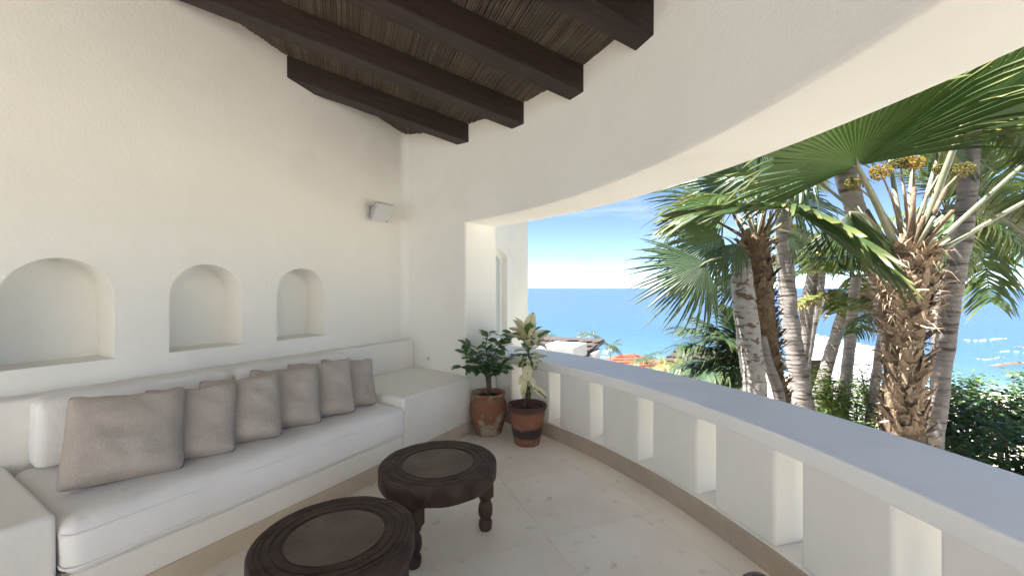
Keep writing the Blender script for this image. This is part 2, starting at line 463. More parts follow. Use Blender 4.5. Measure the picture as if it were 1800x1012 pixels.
for i in range(-8, 9):
    for j in range(-8, 10):
        s = 1.125 + (i + 0.5) * TS
        p = 2.20 + (j + 0.5) * TP
        c = S_DIR * s + P_DIR * p
        key = rnd.choice(('stone', 'stone', 'stone_b', 'stone_c'))
        turn = rnd.choice((0, PI))
        rc = math.hypot(c.x - CX, c.y - CY)
        if rc > 5.95 or c.x < XW - 0.4 or c.y < YB + 0.4: continue
        me_ = tile_me[key]
        if rc > 4.8:
            # cut to the curve under the balustrade
            hw, hp = TS / 2 - g_, TP / 2 - g_
            loc = [(-hw, -hp), (hw, -hp), (hw, hp), (-hw, hp)]
            ca, sa = math.cos(TA + turn), math.sin(TA + turn)
            for dg in range(-60, 100, 4):
                nx, ny = math.cos(R(dg)), math.sin(R(dg))
                # plane in the tile's own frame
                lx, ly = nx * ca + ny * sa, -nx * sa + ny * ca
                loc = clip(loc, lx, ly, 5.36 - (nx * (c.x - CX) + ny * (c.y - CY)))
                if len(loc) < 3: break
            if len(loc) < 3: continue
            n = len(loc)
            o = mk('tile', [(x, y, -0.011) for x, y in loc] + [(x, y, 0.0) for x, y in loc],
                   [tuple(reversed(range(n))), tuple(range(n, 2 * n))] + [(k, (k + 1) % n, n + (k + 1) % n, n + k) for k in range(n)], M[key])
        else:
            o = bpy.data.objects.new('tile', me_)
            COL.objects.link(o)
        o.parent = fl
        o.location = (c.x, c.y, rnd.uniform(-0.0006, 0.0006))
        o.rotation_euler = (0, 0, TA + turn)
# unseen slab added behind the viewer, catches sun and bounces it inside
dk = mk('bounce_deck', *box_vf(-10.5, 2.5, -13.0, YB - 0.02, -0.4, -0.004), M['skirt'])
tag(dk, kind='structure')

# unseen white block added behind the viewer's right shoulder, throws sunlight into the terrace
vw = mk('bounce_block', *box_vf(2.5, 9.5, -14.0, -1.5, -1.4, 5.2), M['plaster_out'])
tag(vw, 'plain white block added behind the viewer to bounce sunlight into the terrace', 'building')

# left wall with three arched niches
NICHES = [(0.522, 1.007), (1.298, 1.785), (2.068, 2.550)]
NZ0, NTOP, NDEP = 1.037, 1.682, 0.30
def arch_loop(y0, y1, z0, ztop, nseg=18):
    r = (y1 - y0) / 2
    yc = (y0 + y1) / 2
    zs = ztop - r
    L = [(y0, z0), (y1, z0), (y1, zs)]
    for k in range(1, nseg):
        a = PI * k / nseg
        L.append((yc + r * math.cos(a), zs + r * math.sin(a)))
    L.append((y0, zs))
    return L
bm = bmesh.new()
def loop_edges(L):
    vs = [bm.verts.new((XW, y, z)) for y, z in L]
    return [bm.edges.new((vs[i], vs[(i + 1) % len(vs)])) for i in range(len(vs))]
Y0W, Y1W = YB, 3.68
ed = loop_edges([(Y0W, -0.05), (Y1W, -0.05), (Y1W, roof_z(XW, Y1W) + 0.1), (Y0W, roof_z(XW, Y0W) + 0.1)])
for a, b in NICHES: ed += loop_edges(arch_loop(a, b, NZ0, NTOP))
bmesh.ops.triangle_fill(bm, use_beauty=True, use_dissolve=False, edges=ed, normal=(1, 0, 0))
me = bpy.data.meshes.new('wall_left'); bm.to_mesh(me); bm.free()
me.materials.append(M['plaster'])
wl = bpy.data.objects.new('wall_left', me); COL.objects.link(wl)
tag(wl, kind='structure')
for k, (a, b) in enumerate(NICHES):
    L = arch_loop(a, b, NZ0, NTOP)
    n = len(L)
    # a small rounded return between the reveal and the back of the niche
    v = [(XW, y, z) for y, z in L]
    yc, zc = (a + b) / 2, (NZ0 + NTOP) / 2
    rings = [(NDEP - 0.035, 1.0), (NDEP - 0.012, 0.985), (NDEP, 0.95)]
    for dx, sc in rings:
        v += [(XW - dx, yc + (y - yc) * sc, NZ0 + (z - NZ0) * (sc if z > NZ0 + 0.01 else 1)) for y, z in L]
    f = []
    for q in range(len(rings)):
        f += [(q * n + i, q * n + (i + 1) % n, (q + 1) * n + (i + 1) % n, (q + 1) * n + i) for i in range(n)]
    f.append(tuple(range(len(rings) * n, (len(rings) + 1) * n)))
    o = mk('niche', v, f, M['plaster'], wl)
    o['label'] = 'arched recess ' + ('nearest the camera', 'in the middle of the three', 'nearest the speaker')[k]
# the house behind the left wall (keeps the sun out of the terrace)
v, f = [], []
for x, y in ((-9.0, Y0W), (XW - 0.34, Y0W), (XW - 0.34, 3.75), (-9.0, 3.75)):
    v += [(x, y, -6.0), (x, y, roof_z(x, y) + 0.05)]
f = [(0, 2, 3, 1), (2, 4, 5, 3), (4, 6, 7, 5), (6, 0, 1, 7), (1, 3, 5, 7), (0, 6, 4, 2)]
hb = mk('house_wall_behind', v, f, M['plaster_out'])
hb.name = 'wall_house_core'
tag(hb, kind='structure')
o = mk('wall_left_end', *box_vf(XW - 0.34, XW - 0.002, Y0W - 0.2, Y0W, -0.3, 4.6), M['plaster'], wl)
o.name = 'wall_end'

# upper curved wall: a deep band over the opening, full height at its left end
JAMB = 77.9
zt = lambda x, y: roof_z(x, y) + 0.06
def curved_wall():
    v, f = [], []
    def col(a, low):
        """the six corners of the wall's section at an angle: inner and outer, at floor, soffit and roof"""
        out = []
        for r in (R_IN, R_OUT):
            x, y = arc(r, a)
            for z in ((-0.05, 2.2, zt(x, y)) if low else (2.2, zt(x, y))):
                v.append((x, y, z)); out.append(len(v) - 1)
        return out
    NP = 11
    piers = [col(91.5 + (JAMB - 91.5) * k / NP, True) for k in range(NP + 1)]
    for a, b in zip(piers, piers[1:]):
        f.extend([(a[0], a[1], b[1], b[0]), (a[1], a[2], b[2], b[1]), (a[3], b[3], b[4], a[4]), (a[4], b[4], b[5], a[5]), (a[2], a[5], b[5], b[2]), (a[0], b[0], b[3], a[3])])
    q = piers[0]; f.append((q[0], q[3], q[4], q[5], q[2], q[1]))
    q = piers[-1]; f.append((q[0], q[1], q[4], q[3]))
    NB = int((JAMB - AB - 2) / 1.5)
    prev = [q[1], q[2], q[4], q[5]]
    for k in range(1, NB + 1):
        c_ = col(JAMB + (AB + 2 - JAMB) * k / NB, False)
        a, b = prev, c_
        f.extend([(a[0], a[1], b[1], b[0]), (a[2], b[2], b[3], a[3]), (a[1], a[3], b[3], b[1]), (a[0], b[0], b[2], a[2])])
        prev = c_
    f.append((prev[0], prev[1], prev[3], prev[2]))
    return mk('wall_curved', v, f, M['plaster'], bevel=0.02, seg=3)
wc = curved_wall()
tag(wc, kind='structure')
# plaster swept round the inner corner
N = 8
v, f = [], []
for k in range(N + 1):
    a = PI / 2 * k / N
    x, y = XW + 0.085 * (1 - math.sin(a)), 3.607 - 0.085 * (1 - math.cos(a))
    v += [(x + 0.001, y, 0.6), (x + 0.001, y, roof_z(x, y) + 0.05)]
for k in range(N): f.append((2 * k, 2 * k + 1, 2 * k + 3, 2 * k + 2))
mk('corner_fillet', v, f, M['plaster'], wl, True)
o = arc_solid('wall_pier', R_IN, R_OUT, -0.05, zt, AB + 9, AB + 2, 1.5, M['plaster'], wc, 0.012, 3)
arc_solid('skirting', R_IN - 0.014, R_IN, 0, 0.125, 88, JAMB, 1.2, M['skirt'], wc, 0.003, 1)

# ceiling: roof slab, reeds laid across, five dark beams
pts = [(-9.3, YB - 0.05), (arc(5.32, AB)[0], YB - 0.05)] + [arc(5.32, a) for a in range(AB + 1, 91, 2)] + [(-3.6, 4.3), (-9.3, 4.3)]
n = len(pts)
ce = mk('ceiling', [(x, y, roof_z(x, y) + 0.025) for x, y in pts] + [(x, y, roof_z(x, y) + 0.24) for x, y in pts],
        [tuple(reversed(range(n))), tuple(range(n, 2 * n))] + [(i, (i + 1) % n, n + (i + 1) % n, n + i) for i in range(n)], M['roofslab'])
tag(ce, kind='structure')
mb = MB()
s = -3.4
while s < 1.80:
    # span of this reed inside the walls
    span = [p for p in [q * 0.05 for q in range(-10, 120)]
            if math.hypot(S_DIR.x * s + P_DIR.x * p - CX, S_DIR.y * s + P_DIR.y * p - CY) < R_IN + 0.12 and S_DIR.x * s + P_DIR.x * p > XW - 0.06 and S_DIR.y * s + P_DIR.y * p > YB + 0.1]
    if span:
        p0, p1 = min(span), max(span)
        for a, b in ((p0, 2.68), (2.68, 3.46), (3.46, p1)):
            if b - a < 0.05 or b <= p0 or a >= p1: continue
            rr = rnd.uniform(0.0086, 0.0102)
            ds = rnd.uniform(-0.003, 0.003)
            pa = S_DIR * (s + ds + rnd.uniform(-0.0025, 0.0025)) + P_DIR * max(a, p0)
            pb = S_DIR * (s + ds + rnd.uniform(-0.0025, 0.0025)) + P_DIR * min(b, p1)
            pa.z = roof_z(pa.x, pa.y) + 0.012 + rnd.uniform(-0.004, 0.003)
            pb.z = roof_z(pb.x, pb.y) + 0.012 + rnd.uniform(-0.004, 0.003)
            mb.tube([pa, pb], rr, 6, False)
    s += 0.0178
o = mb.build('reed_mat', M['reed'], ce, smooth=True)
tag(o, 'thin split reeds laid side by side over the beams', kind='stuff')

for k, pc in enumerate((4.255, 3.462, 2.680, 1.945, 1.18, 0.40)):
    wd, dp = 0.172, 0.185
    # from inside the left wall to inside the curved wall
    ss = [q * 0.02 for q in range(-300, 150)]
    ins = [q for q in ss if math.hypot(S_DIR.x * q + P_DIR.x * pc - CX, S_DIR.y * q + P_DIR.y * pc - CY) < R_IN + 0.14 and S_DIR.x * q + P_DIR.x * pc > XW - 0.14 and S_DIR.y * q + P_DIR.y * pc > YB + 0.1]
    s0, s1 = min(ins), max(ins)
    a = S_DIR * s0 + P_DIR * pc
    b = S_DIR * s1 + P_DIR * pc
    a.z = roof_z(a.x, a.y); b.z = roof_z(b.x, b.y)
    Lb = (b - a).length
    N = 26
    v, f = [], []
    for i in range(N + 1):
        for yy, zz in ((-wd / 2, 0.006), (wd / 2, 0.006), (wd / 2, -dp), (-wd / 2, -dp)):
            j = 0.004
            v.append((Lb * i / N, yy + noise.noise(Vector((i * 0.6, yy * 9 + k * 7, zz * 5))) * j, zz + noise.noise(Vector((i * 0.5, yy * 9, zz * 5 + k * 5))) * j))
    for i in range(N):
        for q in range(4):
            f.append((i * 4 + q, i * 4 + (q + 1) % 4, i * 4 + 4 + (q + 1) % 4, i * 4 + 4 + q))
    f += [(3, 2, 1, 0), (N * 4, N * 4 + 1, N * 4 + 2, N * 4 + 3)]
    o = mk('beam', v, f, M['beam'], ce, bevel=0.006, seg=2)
    o.location = a
    o.rotation_euler = (b - a).to_track_quat('X', 'Z').to_euler()

# ------------------------------------------------------------------ balustrade with tall slots
SLOT0, SLOTSTEP, SLOTW = 74.55, 6.21, 1.66
bal = empty('balustrade', (0, 0, 0))
tag(bal, 'white curved plaster balustrade with tall narrow slots and a broad cap', 'balustrade')
A_L, A_R = 83.0, AB
arc_solid('base_course', R_OUT + 0.012, R_OUT + 0.27, -0.4, 0.15, A_L, A_R, 1.55, M['plaster'], bal, 0.012, 2)
edges = []
c = SLOT0
while c > A_R + 4:
    edges.append((c + SLOTW / 2, c - SLOTW / 2)); c -= SLOTSTEP
prev = A_L
for hi, lo in edges + [(A_R, None)]:
    arc_solid('pier', R_OUT + 0.012, R_OUT + 0.27, 0.148, 0.665, prev, hi, 1.55, M['plaster'], bal, 0.016, 3)
    prev = lo
arc_solid('cap', R_OUT - 0.004, R_CAP, 0.660, 0.752, A_L, A_R, 1.0, M['cap'], bal, 0.014, 3)
arc_solid('skirting', R_OUT - 0.004, R_OUT + 0.016, -0.002, 0.135, 79, AB, 1.2, M['skirt'], bal, 0.004, 2)

# ------------------------------------------------------------------ neighbouring wing with its arched window
wg = empty('house_wing', (-3.0, 4.8, 0))
tag(wg, 'pale wing of the house beyond the pillar, with an arched window', 'building')
XG, YG0, YG1 = -3.0, 3.78, 5.64
wy0, wy1, wz0, wz1 = 4.18, 5.01, 0.80, 2.06
bm = bmesh.new()
def loopx(L):
    vs = [bm.verts.new((XG, y, z)) for y, z in L]
    return [bm.edges.new((vs[i], vs[(i + 1) % len(vs)])) for i in range(len(vs))]
yc_ = (wy0 + wy1) / 2
seg_arch = [(wy0, wz0), (wy1, wz0), (wy1, wz1 - 0.16)] + [(yc_ + (wy1 - yc_) * math.cos(PI * k / 12), wz1 - 0.16 + 0.16 * math.sin(PI * k / 12)) for k in range(1, 12)] + [(wy0, wz1 - 0.16)]
e2 = loopx([(YG0, -6.0), (YG1, -6.0), (YG1, 3.05), (YG0, 3.05)]) + loopx(seg_arch)
bmesh.ops.triangle_fill(bm, use_beauty=True, use_dissolve=False, edges=e2, normal=(1, 0, 0))
# the other sides of the wing
q = [bm.verts.new(c_) for c_ in ((XG, YG1, -6), (XG, YG1, 3.05), (-9.0, YG1, 3.05), (-9.0, YG1, -6), (XG, YG0, -6), (XG, YG0, 3.05), (-9.0, YG0, 3.05), (-9.0, YG0, -6))]
for idx in ((0, 1, 2, 3), (4, 7, 6, 5), (1, 5, 6, 2), (3, 2, 6, 7)): bm.faces.new([q[i] for i in idx])
me = bpy.data.meshes.new('wall'); bm.to_mesh(me); bm.free(); me.materials.append(M['plaster_out'])
o = bpy.data.objects.new('wall', me); COL.objects.link(o); o.parent = wg; o.matrix_parent_inverse = Matrix.Translation((-3.0, 4.8, 0)).inverted()
n = len(seg_arch)
v = [(XG, y, z) for y, z in seg_arch] + [(XG - 0.13, y, z) for y, z in seg_arch]
win = mk('window', v, [(i, (i + 1) % n, n + (i + 1) % n, n + i) for i in range(n)] + [tuple(range(n, 2 * n))], M['plaster'], wg)
win.matrix_parent_inverse = Matrix.Translation((-3.0, 4.8, 0)).inverted()
def shrink(L, k): return [(yc_ + (y - yc_) * (1 - k / 0.42), (wz0 + wz1) / 2 + (z - (wz0 + wz1) / 2) * (1 - k / 0.63)) for y, z in L]
i1, i2 = shrink(seg_arch, 0.0), shrink(seg_arch, 0.06)
v = [(XG - 0.085, y, z) for y, z in i1] + [(XG - 0.085, y, z) for y, z in i2] + [(XG - 0.12, y, z) for y, z in i2]
o = mk('frame', v, [(i, (i + 1) % n, n + (i + 1) % n, n + i) for i in range(n)] + [(n + i, n + (i + 1) % n, 2 * n + (i + 1) % n, 2 * n + i) for i in range(n)], M['plaster_out'], win)
o.matrix_parent_inverse = Matrix()
o = mk('pane', [(XG - 0.12, y, z) for y, z in i2], [tuple(range(n))], M['glass'], win)

def att(o, root):
    """parent o (built in world coordinates) under a thing's root"""
    o.parent = root
    o.matrix_parent_inverse = Matrix.Translation(root.location).inverted() if root.type == 'EMPTY' else Matrix()
    return o

# ------------------------------------------------------------------ built-in bench
SEAT_Y0, SEAT_Y1, XF = 0.525, 2.515, -2.525
be = empty('masonry_bench', (XF, 1.5, 0))
tag(be, 'long white plastered masonry bench built in along the left wall', 'bench')
att(box('seat_base', XW + 0.002, XF, SEAT_Y0 - 0.003, SEAT_Y1 + 0.003, -0.003, 0.262, M['plaster'], None, 0.02, 3), be)
o = att(box('arm_block', XW + 0.002, XF, -1.2, SEAT_Y0, -0.003, 0.553, M['plaster'], None, 0.022, 4), be)
o['label'] = 'low plastered block closing the near end of the bench'
# far block, its back cut to the curve of the wall
v = []
ys = [(XW + 0.002, SEAT_Y1), (XF, SEAT_Y1)] + [arc(R_IN - 0.003, a) for a in (76.8, 79, 82, 85, 88, 89.9)]
n = len(ys)
v = [(x, y, -0.003) for x, y in ys] + [(x, y, 0.572) for x, y in ys]
o = att(mk('arm_block', v, [tuple(reversed(range(n))), tuple(range(n, 2 * n))] + [(i, (i + 1) % n, n + (i + 1) % n, n + i) for i in range(n)], M['plaster'], None, bevel=0.022, seg=4), be)
o['label'] = 'low plastered block closing the far end of the bench'
# low back wall with its ledge
att(box('back_ledge', XW + 0.002, XW + 0.15, -1.2, 3.604, 0.2, 0.892, M['plaster'], None, 0.02, 4), be)
o = box('skirting', XF, XF + 0.014, -1.2, 3.47, 0.0, 0.118, M['skirt'], None, 0.003, 1)
o.name = 'skirting'
o.data.materials[0] = surf('bench_skirting_stone', (0.52, 0.44, 0.35), (0.60, 0.52, 0.43), 5, 0.6, 0.1, 40, bdist=0.004)
att(o, be)

def cushion(name, x0, x1, y0, y1, z0, z1, mat, rad=0.05, puff=0.02, seed=0, lean=0.0, nx=14, ny=30, nz=6):
    """box cushion with rounded edges, slightly crowned, gently uneven"""
    bm_ = bmesh.new()
    bmesh.ops.create_cube(bm_, size=1.0)
    m_ = Matrix.Diagonal((x1 - x0, y1 - y0, z1 - z0, 1))
    bmesh.ops.transform(bm_, matrix=m_, verts=bm_.verts)
    bmesh.ops.bevel(bm_, geom=bm_.edges[:] + bm_.verts[:], offset=rad, segments=4, profile=0.5, affect='EDGES')
    bmesh.ops.subdivide_edges(bm_, edges=[e_ for e_ in bm_.edges if e_.calc_length() > 0.18], cuts=9, use_grid_fill=True)
    cxy = Vector(((x0 + x1) / 2, (y0 + y1) / 2, (z0 + z1) / 2))
    hx, hy, hz = (x1 - x0) / 2, (y1 - y0) / 2, (z1 - z0) / 2
    for vv in bm_.verts:
        c_ = vv.co
        u_, v_, w_ = c_.x / hx, c_.y / hy, c_.z / hz
        k_ = Vector((c_.x * 4 + seed * 9, c_.y * 4, c_.z * 4))
        c_.z += puff * (1 - abs(u_) ** 3) * (1 - abs(v_) ** 6) * (1 if w_ > 0 else 0) * w_
        c_.x += puff * 0.8 * (1 - abs(w_) ** 2) * (1 - abs(v_) ** 6) * u_
        c_ += Vector((noise.noise(k_), noise.noise(k_ + Vector((5, 0, 0))), noise.noise(k_ + Vector((0, 7, 0))))) * 0.010
        c_.x += lean * (w_)
        vv.co = c_ + cxy
    me_ = bpy.data.meshes.new(name); bm_.to_mesh(me_); bm_.free()
    me_.polygons.foreach_set('use_smooth', [True] * len(me_.polygons))
    me_.materials.append(mat)
    o_ = bpy.data.objects.new(name, me_); COL.objects.link(o_)
    return o_
sc_ = cushion('seat_cushion', XW + 0.152, XF + 0.045, SEAT_Y0 + 0.012, SEAT_Y1 - 0.01, 0.266, 0.512, M['seat'], 0.055, 0.012, 1)
tag(sc_, 'long white canvas seat cushion on the masonry bench', 'cushion')
def piping(o_, x0, x1, y0, y1, z, r_=0.006):
    q = MB()
    rr_ = 0.05
    pts_ = []
    for cx_, cy_, a0 in ((x1 - rr_, y1 - rr_, 0), (x0 + rr_, y1 - rr_, 90), (x0 + rr_, y0 + rr_, 180), (x1 - rr_, y0 + rr_, 270)):
        for k_ in range(5): pts_.append((cx_ + rr_ * math.cos(R(a0 + k_ * 22.5)), cy_ + rr_ * math.sin(R(a0 + k_ * 22.5)), z))
    pts_.append(pts_[0])
    q.tube(pts_, r_, 6, False)
    p_ = q.build('piping', M['seat'], o_, True)
    return p_
piping(sc_, XW + 0.150, XF + 0.052, SEAT_Y0 + 0.011, SEAT_Y1 - 0.009, 0.452)
piping(sc_, XW + 0.150, XF + 0.052, SEAT_Y0 + 0.011, SEAT_Y1 - 0.009, 0.312)
b1 = cushion('back_cushion', XW + 0.158, XW + 0.33, 0.60, 1.575, 0.522, 0.885, M['seat'], 0.045, 0.015, 3, -0.012)
tag(b1, 'white back cushion at the near end of the bench, behind the largest looking pillow', 'cushion', 'white back cushions')
b2 = cushion('back_cushion', XW + 0.158, XW + 0.33, 1.587, 2.56, 0.577, 0.885, M['seat'], 0.045, 0.015, 5, -0.012)
for vv in b2.data.vertices:
    if vv.co.z < 0.70 and vv.co.y < 2.50: vv.co.z -= (0.70 - vv.co.z) * 0.4
tag(b2, 'white back cushion at the far end of the bench, under the speaker', 'cushion', 'white back cushions')

def pillow(bx, by, yaw, lean, size, label, seed, tilt=0.0):
    """square feather pillow resting on its lower edge; yaw turns it about the vertical, lean tips it back"""
    N = 26
    v, f = [], []
    rr = random.Random(seed)
    ph = [rr.uniform(0, 6) for _ in range(6)]
    def side(sg):
        idx = {}
        for i in range(N + 1):
            for j in range(N + 1):
                a, b_ = -1 + 2 * i / N, -1 + 2 * j / N
                edge = (1 - a ** 4) * (1 - b_ ** 4)
                # seams pull inwards between the corners
                pa = a * (1 - 0.035 * (1 - b_ * b_) * abs(a) ** 3 - 0.05 * abs(a * b_) ** 7)
                pb = b_ * (1 - 0.035 * (1 - a * a) * abs(b_) ** 3 - 0.05 * abs(a * b_) ** 7)
                th = (0.066 + 0.014 * (seed % 3)) * max(0.0, edge) ** 0.5 * (1.10 - 0.25 * b_)
                wr = 0.012 * noise.noise(Vector((a * 2.2 + seed * 3, b_ * 2.2, sg * 2.0))) + 0.006 * noise.noise(Vector((a * 5 + b_ * 3 + seed, b_ * 6, sg)))
                # folds running in from the upper corners
                for cs in (-1, 1):
                    d_ = abs((a - cs) * 0.8 - (b_ - 1) * (-cs) * 0.8)
                    wr += 0.009 * math.sin(9 * d_ + ph[0 if cs < 0 else 1]) * math.exp(-((a - cs) ** 2 + (b_ - 1) ** 2) * 1.1)
                wr *= min(1, max(0.0, edge) * 2.5)
                sag = -0.02 * (1 - a * a) * max(0, b_) ** 2 - 0.012 * noise.noise(Vector((a * 3 + seed, 2.0, 0))) * max(0, b_)
                y_ = pa * size / 2
                z_ = (pb + 1) * size / 2 + sag
                x_ = sg * (th) + wr
                # the body slumps: bottom spreads
                x_ *= 1.0 + 0.25 * max(0, -b_) * (1 - a * a)
                v.append((x_, y_, z_)); idx[i, j] = len(v) - 1
        return idx
    A = side(1); B = side(-1)
    for i in range(N):
        for j in range(N):
            f.append((A[i, j], A[i + 1, j], A[i + 1, j + 1], A[i, j + 1]))
            f.append((B[i, j], B[i, j + 1], B[i + 1, j + 1], B[i + 1, j]))
    o_ = mk('pillow', v, f, M['linen'], smooth=True)
    bm_ = bmesh.new(); bm_.from_mesh(o_.data)
    bmesh.ops.remove_doubles(bm_, verts=bm_.verts, dist=0.0004)
    bm_.to_mesh(o_.data); bm_.free()
    o_.matrix_world = Matrix.Translation((bx, by, 0.525)) @ Matrix.Rotation(-yaw, 4, 'Z') @ Matrix.Rotation(tilt, 4, 'X') @ Matrix.Rotation(-lean, 4, 'Y')
    tag(o_, label, 'pillow', 'taupe pillows leaning in a row')
    return o_
pillow(-2.735, 0.800, R(19), R(33), 0.485, 'taupe linen pillow nearest the camera, the first of the row', 11, R(-2))
pillow(-2.745, 1.075, R(27), R(32), 0.455, 'second taupe linen pillow from the near end of the row', 12)
pillow(-2.750, 1.362, R(27), R(31), 0.455, 'third taupe linen pillow from the near end of the row', 13, R(1.5))
pillow(-2.780, 1.665, R(26), R(30), 0.455, 'fourth taupe linen pillow from the near end of the row', 14, R(-1.5))
pillow(-2.770, 1.950, R(27), R(28), 0.46, 'taupe linen pillow next to last in the row', 15, R(1))
pillow(-2.825, 2.225, R(24), R(30), 0.43, 'taupe linen pillow farthest from the camera, beside the far block', 16, R(-4))

# ------------------------------------------------------------------ two round carved stools / tables
def round_table(cx, cy, rad, h, rot, label):
    t = empty('round_table', (cx, cy, 0), rot)
    tag(t, label, 'table', 'low round carved wooden tables')
    NS = 72
    # flat top with worn carved grooves, square edge with a small arris
    prof = [(rad * 0.60, h - 0.003)]
    for g0, g1 in ((0.615, 0.640), (0.735, 0.752), (0.835, 0.853), (0.905, 0.915)):
        prof += [(rad * (g0 - 0.003), h), (rad * g0, h - 0.0045), (rad * g1, h - 0.0045), (rad * (g1 + 0.003), h)]
    prof += [(rad * 0.978, h - 0.0005), (rad * 0.993, h - 0.005), (rad, h - 0.014), (rad, h - 0.050), (rad * 0.994, h - 0.090), (rad * 0.978, h - 0.100), (rad * 0.8, h - 0.100), (rad * 0.3, h - 0.085)]
    v, f = lathe(prof, NS)
    for i, (x, y, z) in enumerate(v):
        k = Vector((x * 6, y * 6, z * 6 + cx * 3))
        d = 1 + 0.010 * noise.noise(k) + 0.004 * noise.noise(k * 4)
        v[i] = (x * d, y * d, z + 0.003 * noise.noise(k * 2.3))
    f.append(tuple((len(prof) - 1) * NS + k for k in range(NS)))
    ro = mk('rim', v, f, M['table'], t, True)
    es = ro.modifiers.new('split', 'EDGE_SPLIT'); es.split_angle = R(32)
    # worn centre panel
    N = 48
    v = [(0, 0, h - 0.003)] + [(rad * 0.617 * math.cos(2 * PI * k / N), rad * 0.617 * math.sin(2 * PI * k / N), h - 0.004) for k in range(N)]
    mk('tabletop', v, [(0, 1 + k, 1 + (k + 1) % N) for k in range(N)], M['tabletop'], t)
    LP = [(0.026, 0.0), (0.029, 0.012), (0.031, 0.04), (0.029, 0.055), (0.024, 0.062), (0.024, 0.075), (0.030, 0.09), (0.033, 0.115), (0.031, 0.15), (0.024, 0.175),
          (0.023, 0.185), (0.030, 0.195), (0.031, 0.205), (0.028, 0.215)]
    for k in range(3):
        a = 2 * PI * k / 3
        lx, ly = rad * 0.82 * math.cos(a), rad * 0.82 * math.sin(a)
        v, f = lathe([(r_ * 1.38, z_) for r_, z_ in LP], 16, lx, ly)
        f.append(tuple(reversed(range(16))))
        b = len(v)
        q = 0.044
        v2, f2 = [], []
        for z_ in (0.213, h - 0.09):
            for sx_, sy_ in ((-q, -q), (q, -q), (q, q), (-q, q)):
                v2.append((lx + sx_ * math.cos(a) - sy_ * math.sin(a), ly + sx_ * math.sin(a) + sy_ * math.cos(a), z_))
        f2 = [(3, 2, 1, 0), (4, 5, 6, 7)] + [(i, (i + 1) % 4, 4 + (i + 1) % 4, 4 + i) for i in range(4)]
        v += v2; f += [tuple(i + b for i in q_) for q_ in f2]
        mk('leg', v, f, M['table'], t, False, 0.004, 2)
        br = MB()
        ca, sa = math.cos(a), math.sin(a)
        br.tube([(lx * 0.93, ly * 0.93, 0.25), (lx * 0.45, ly * 0.45, h - 0.09)], 0.005, 6)
        br.build('brace', M['iron'], t)
    return t
round_table(-1.640, 1.925, 0.352, 0.447, R(43), 'low round dark carved table standing nearer the pots')
round_table(-1.535, 1.135, 0.330, 0.447, R(20), 'low round dark carved table at the bottom edge, nearer the camera')

# ------------------------------------------------------------------ speaker on the left wall
sp = empty('wall_speaker', (XW, 3.10, 2.33))
tag(sp, 'small white speaker angled on a bracket high on the left wall', 'speaker')
bk = MB()
bk.add(*box_vf(-0.0, 0.018, -0.045, 0.045, -0.06, 0.07))
bk.tube([(0.01, 0, 0.02), (0.075, 0.005, 0.03)], 0.016, 10)
bk.tube([(0.01, 0, 0.055), (0.07, 0.0, 0.075)], 0.010, 8)
bk.build('bracket', M['white_plastic'], sp, False, 0.003, 2)
body = MB()
sec = [(-0.055, 0.075, 0.085), (0.02, 0.10, 0.105), (0.035, 0.105, 0.11)]
v, f = [], []
for x_, hy_, hz_ in sec: v += [(x_, -hy_, -hz_), (x_, hy_, -hz_), (x_, hy_, hz_), (x_, -hy_, hz_)]
f = [(0, 1, 2, 3), (11, 10, 9, 8)]
for i in range(2):
    for k in range(4): f.append((i * 4 + k, i * 4 + 4 + k, i * 4 + 4 + (k + 1) % 4, i * 4 + (k + 1) % 4))
o = mk('cabinet', v, [tuple(reversed(q_)) for q_ in f], M['white_plastic'], sp, False, 0.008, 3)
SPM = Matrix.Translation((0.125, 0.03, 0.0)) @ Matrix.Rotation(R(-8), 4, 'Z') @ Matrix.Rotation(R(33), 4, 'Y')
o.matrix_local = SPM
g_ = mk('grille', *box_vf(0.034, 0.043, -0.096, 0.096, -0.101, 0.101), M['grille'], o, False, 0.003, 2)
g_ = mk('badge', *box_vf(0.042, 0.0455, 0.070, 0.086, -0.094, -0.084), M['darkdot'], o)

# socket on the curved wall above the far block
ax, ay = arc(R_IN - 0.001, 85.2)
so = empty('wall_socket', (ax, ay, 0.69), R(85.2 + 180))
tag(so, 'small white socket low on the curved wall above the far block', 'socket')
mk('plate', *box_vf(0, 0.008, -0.035, 0.035, -0.035, 0.035), M['plaster'], so, False, 0.002, 2)
mk('outlet', *box_vf(0.0075, 0.0095, -0.016, 0.016, -0.016, 0.016), M['white_plastic'], so)

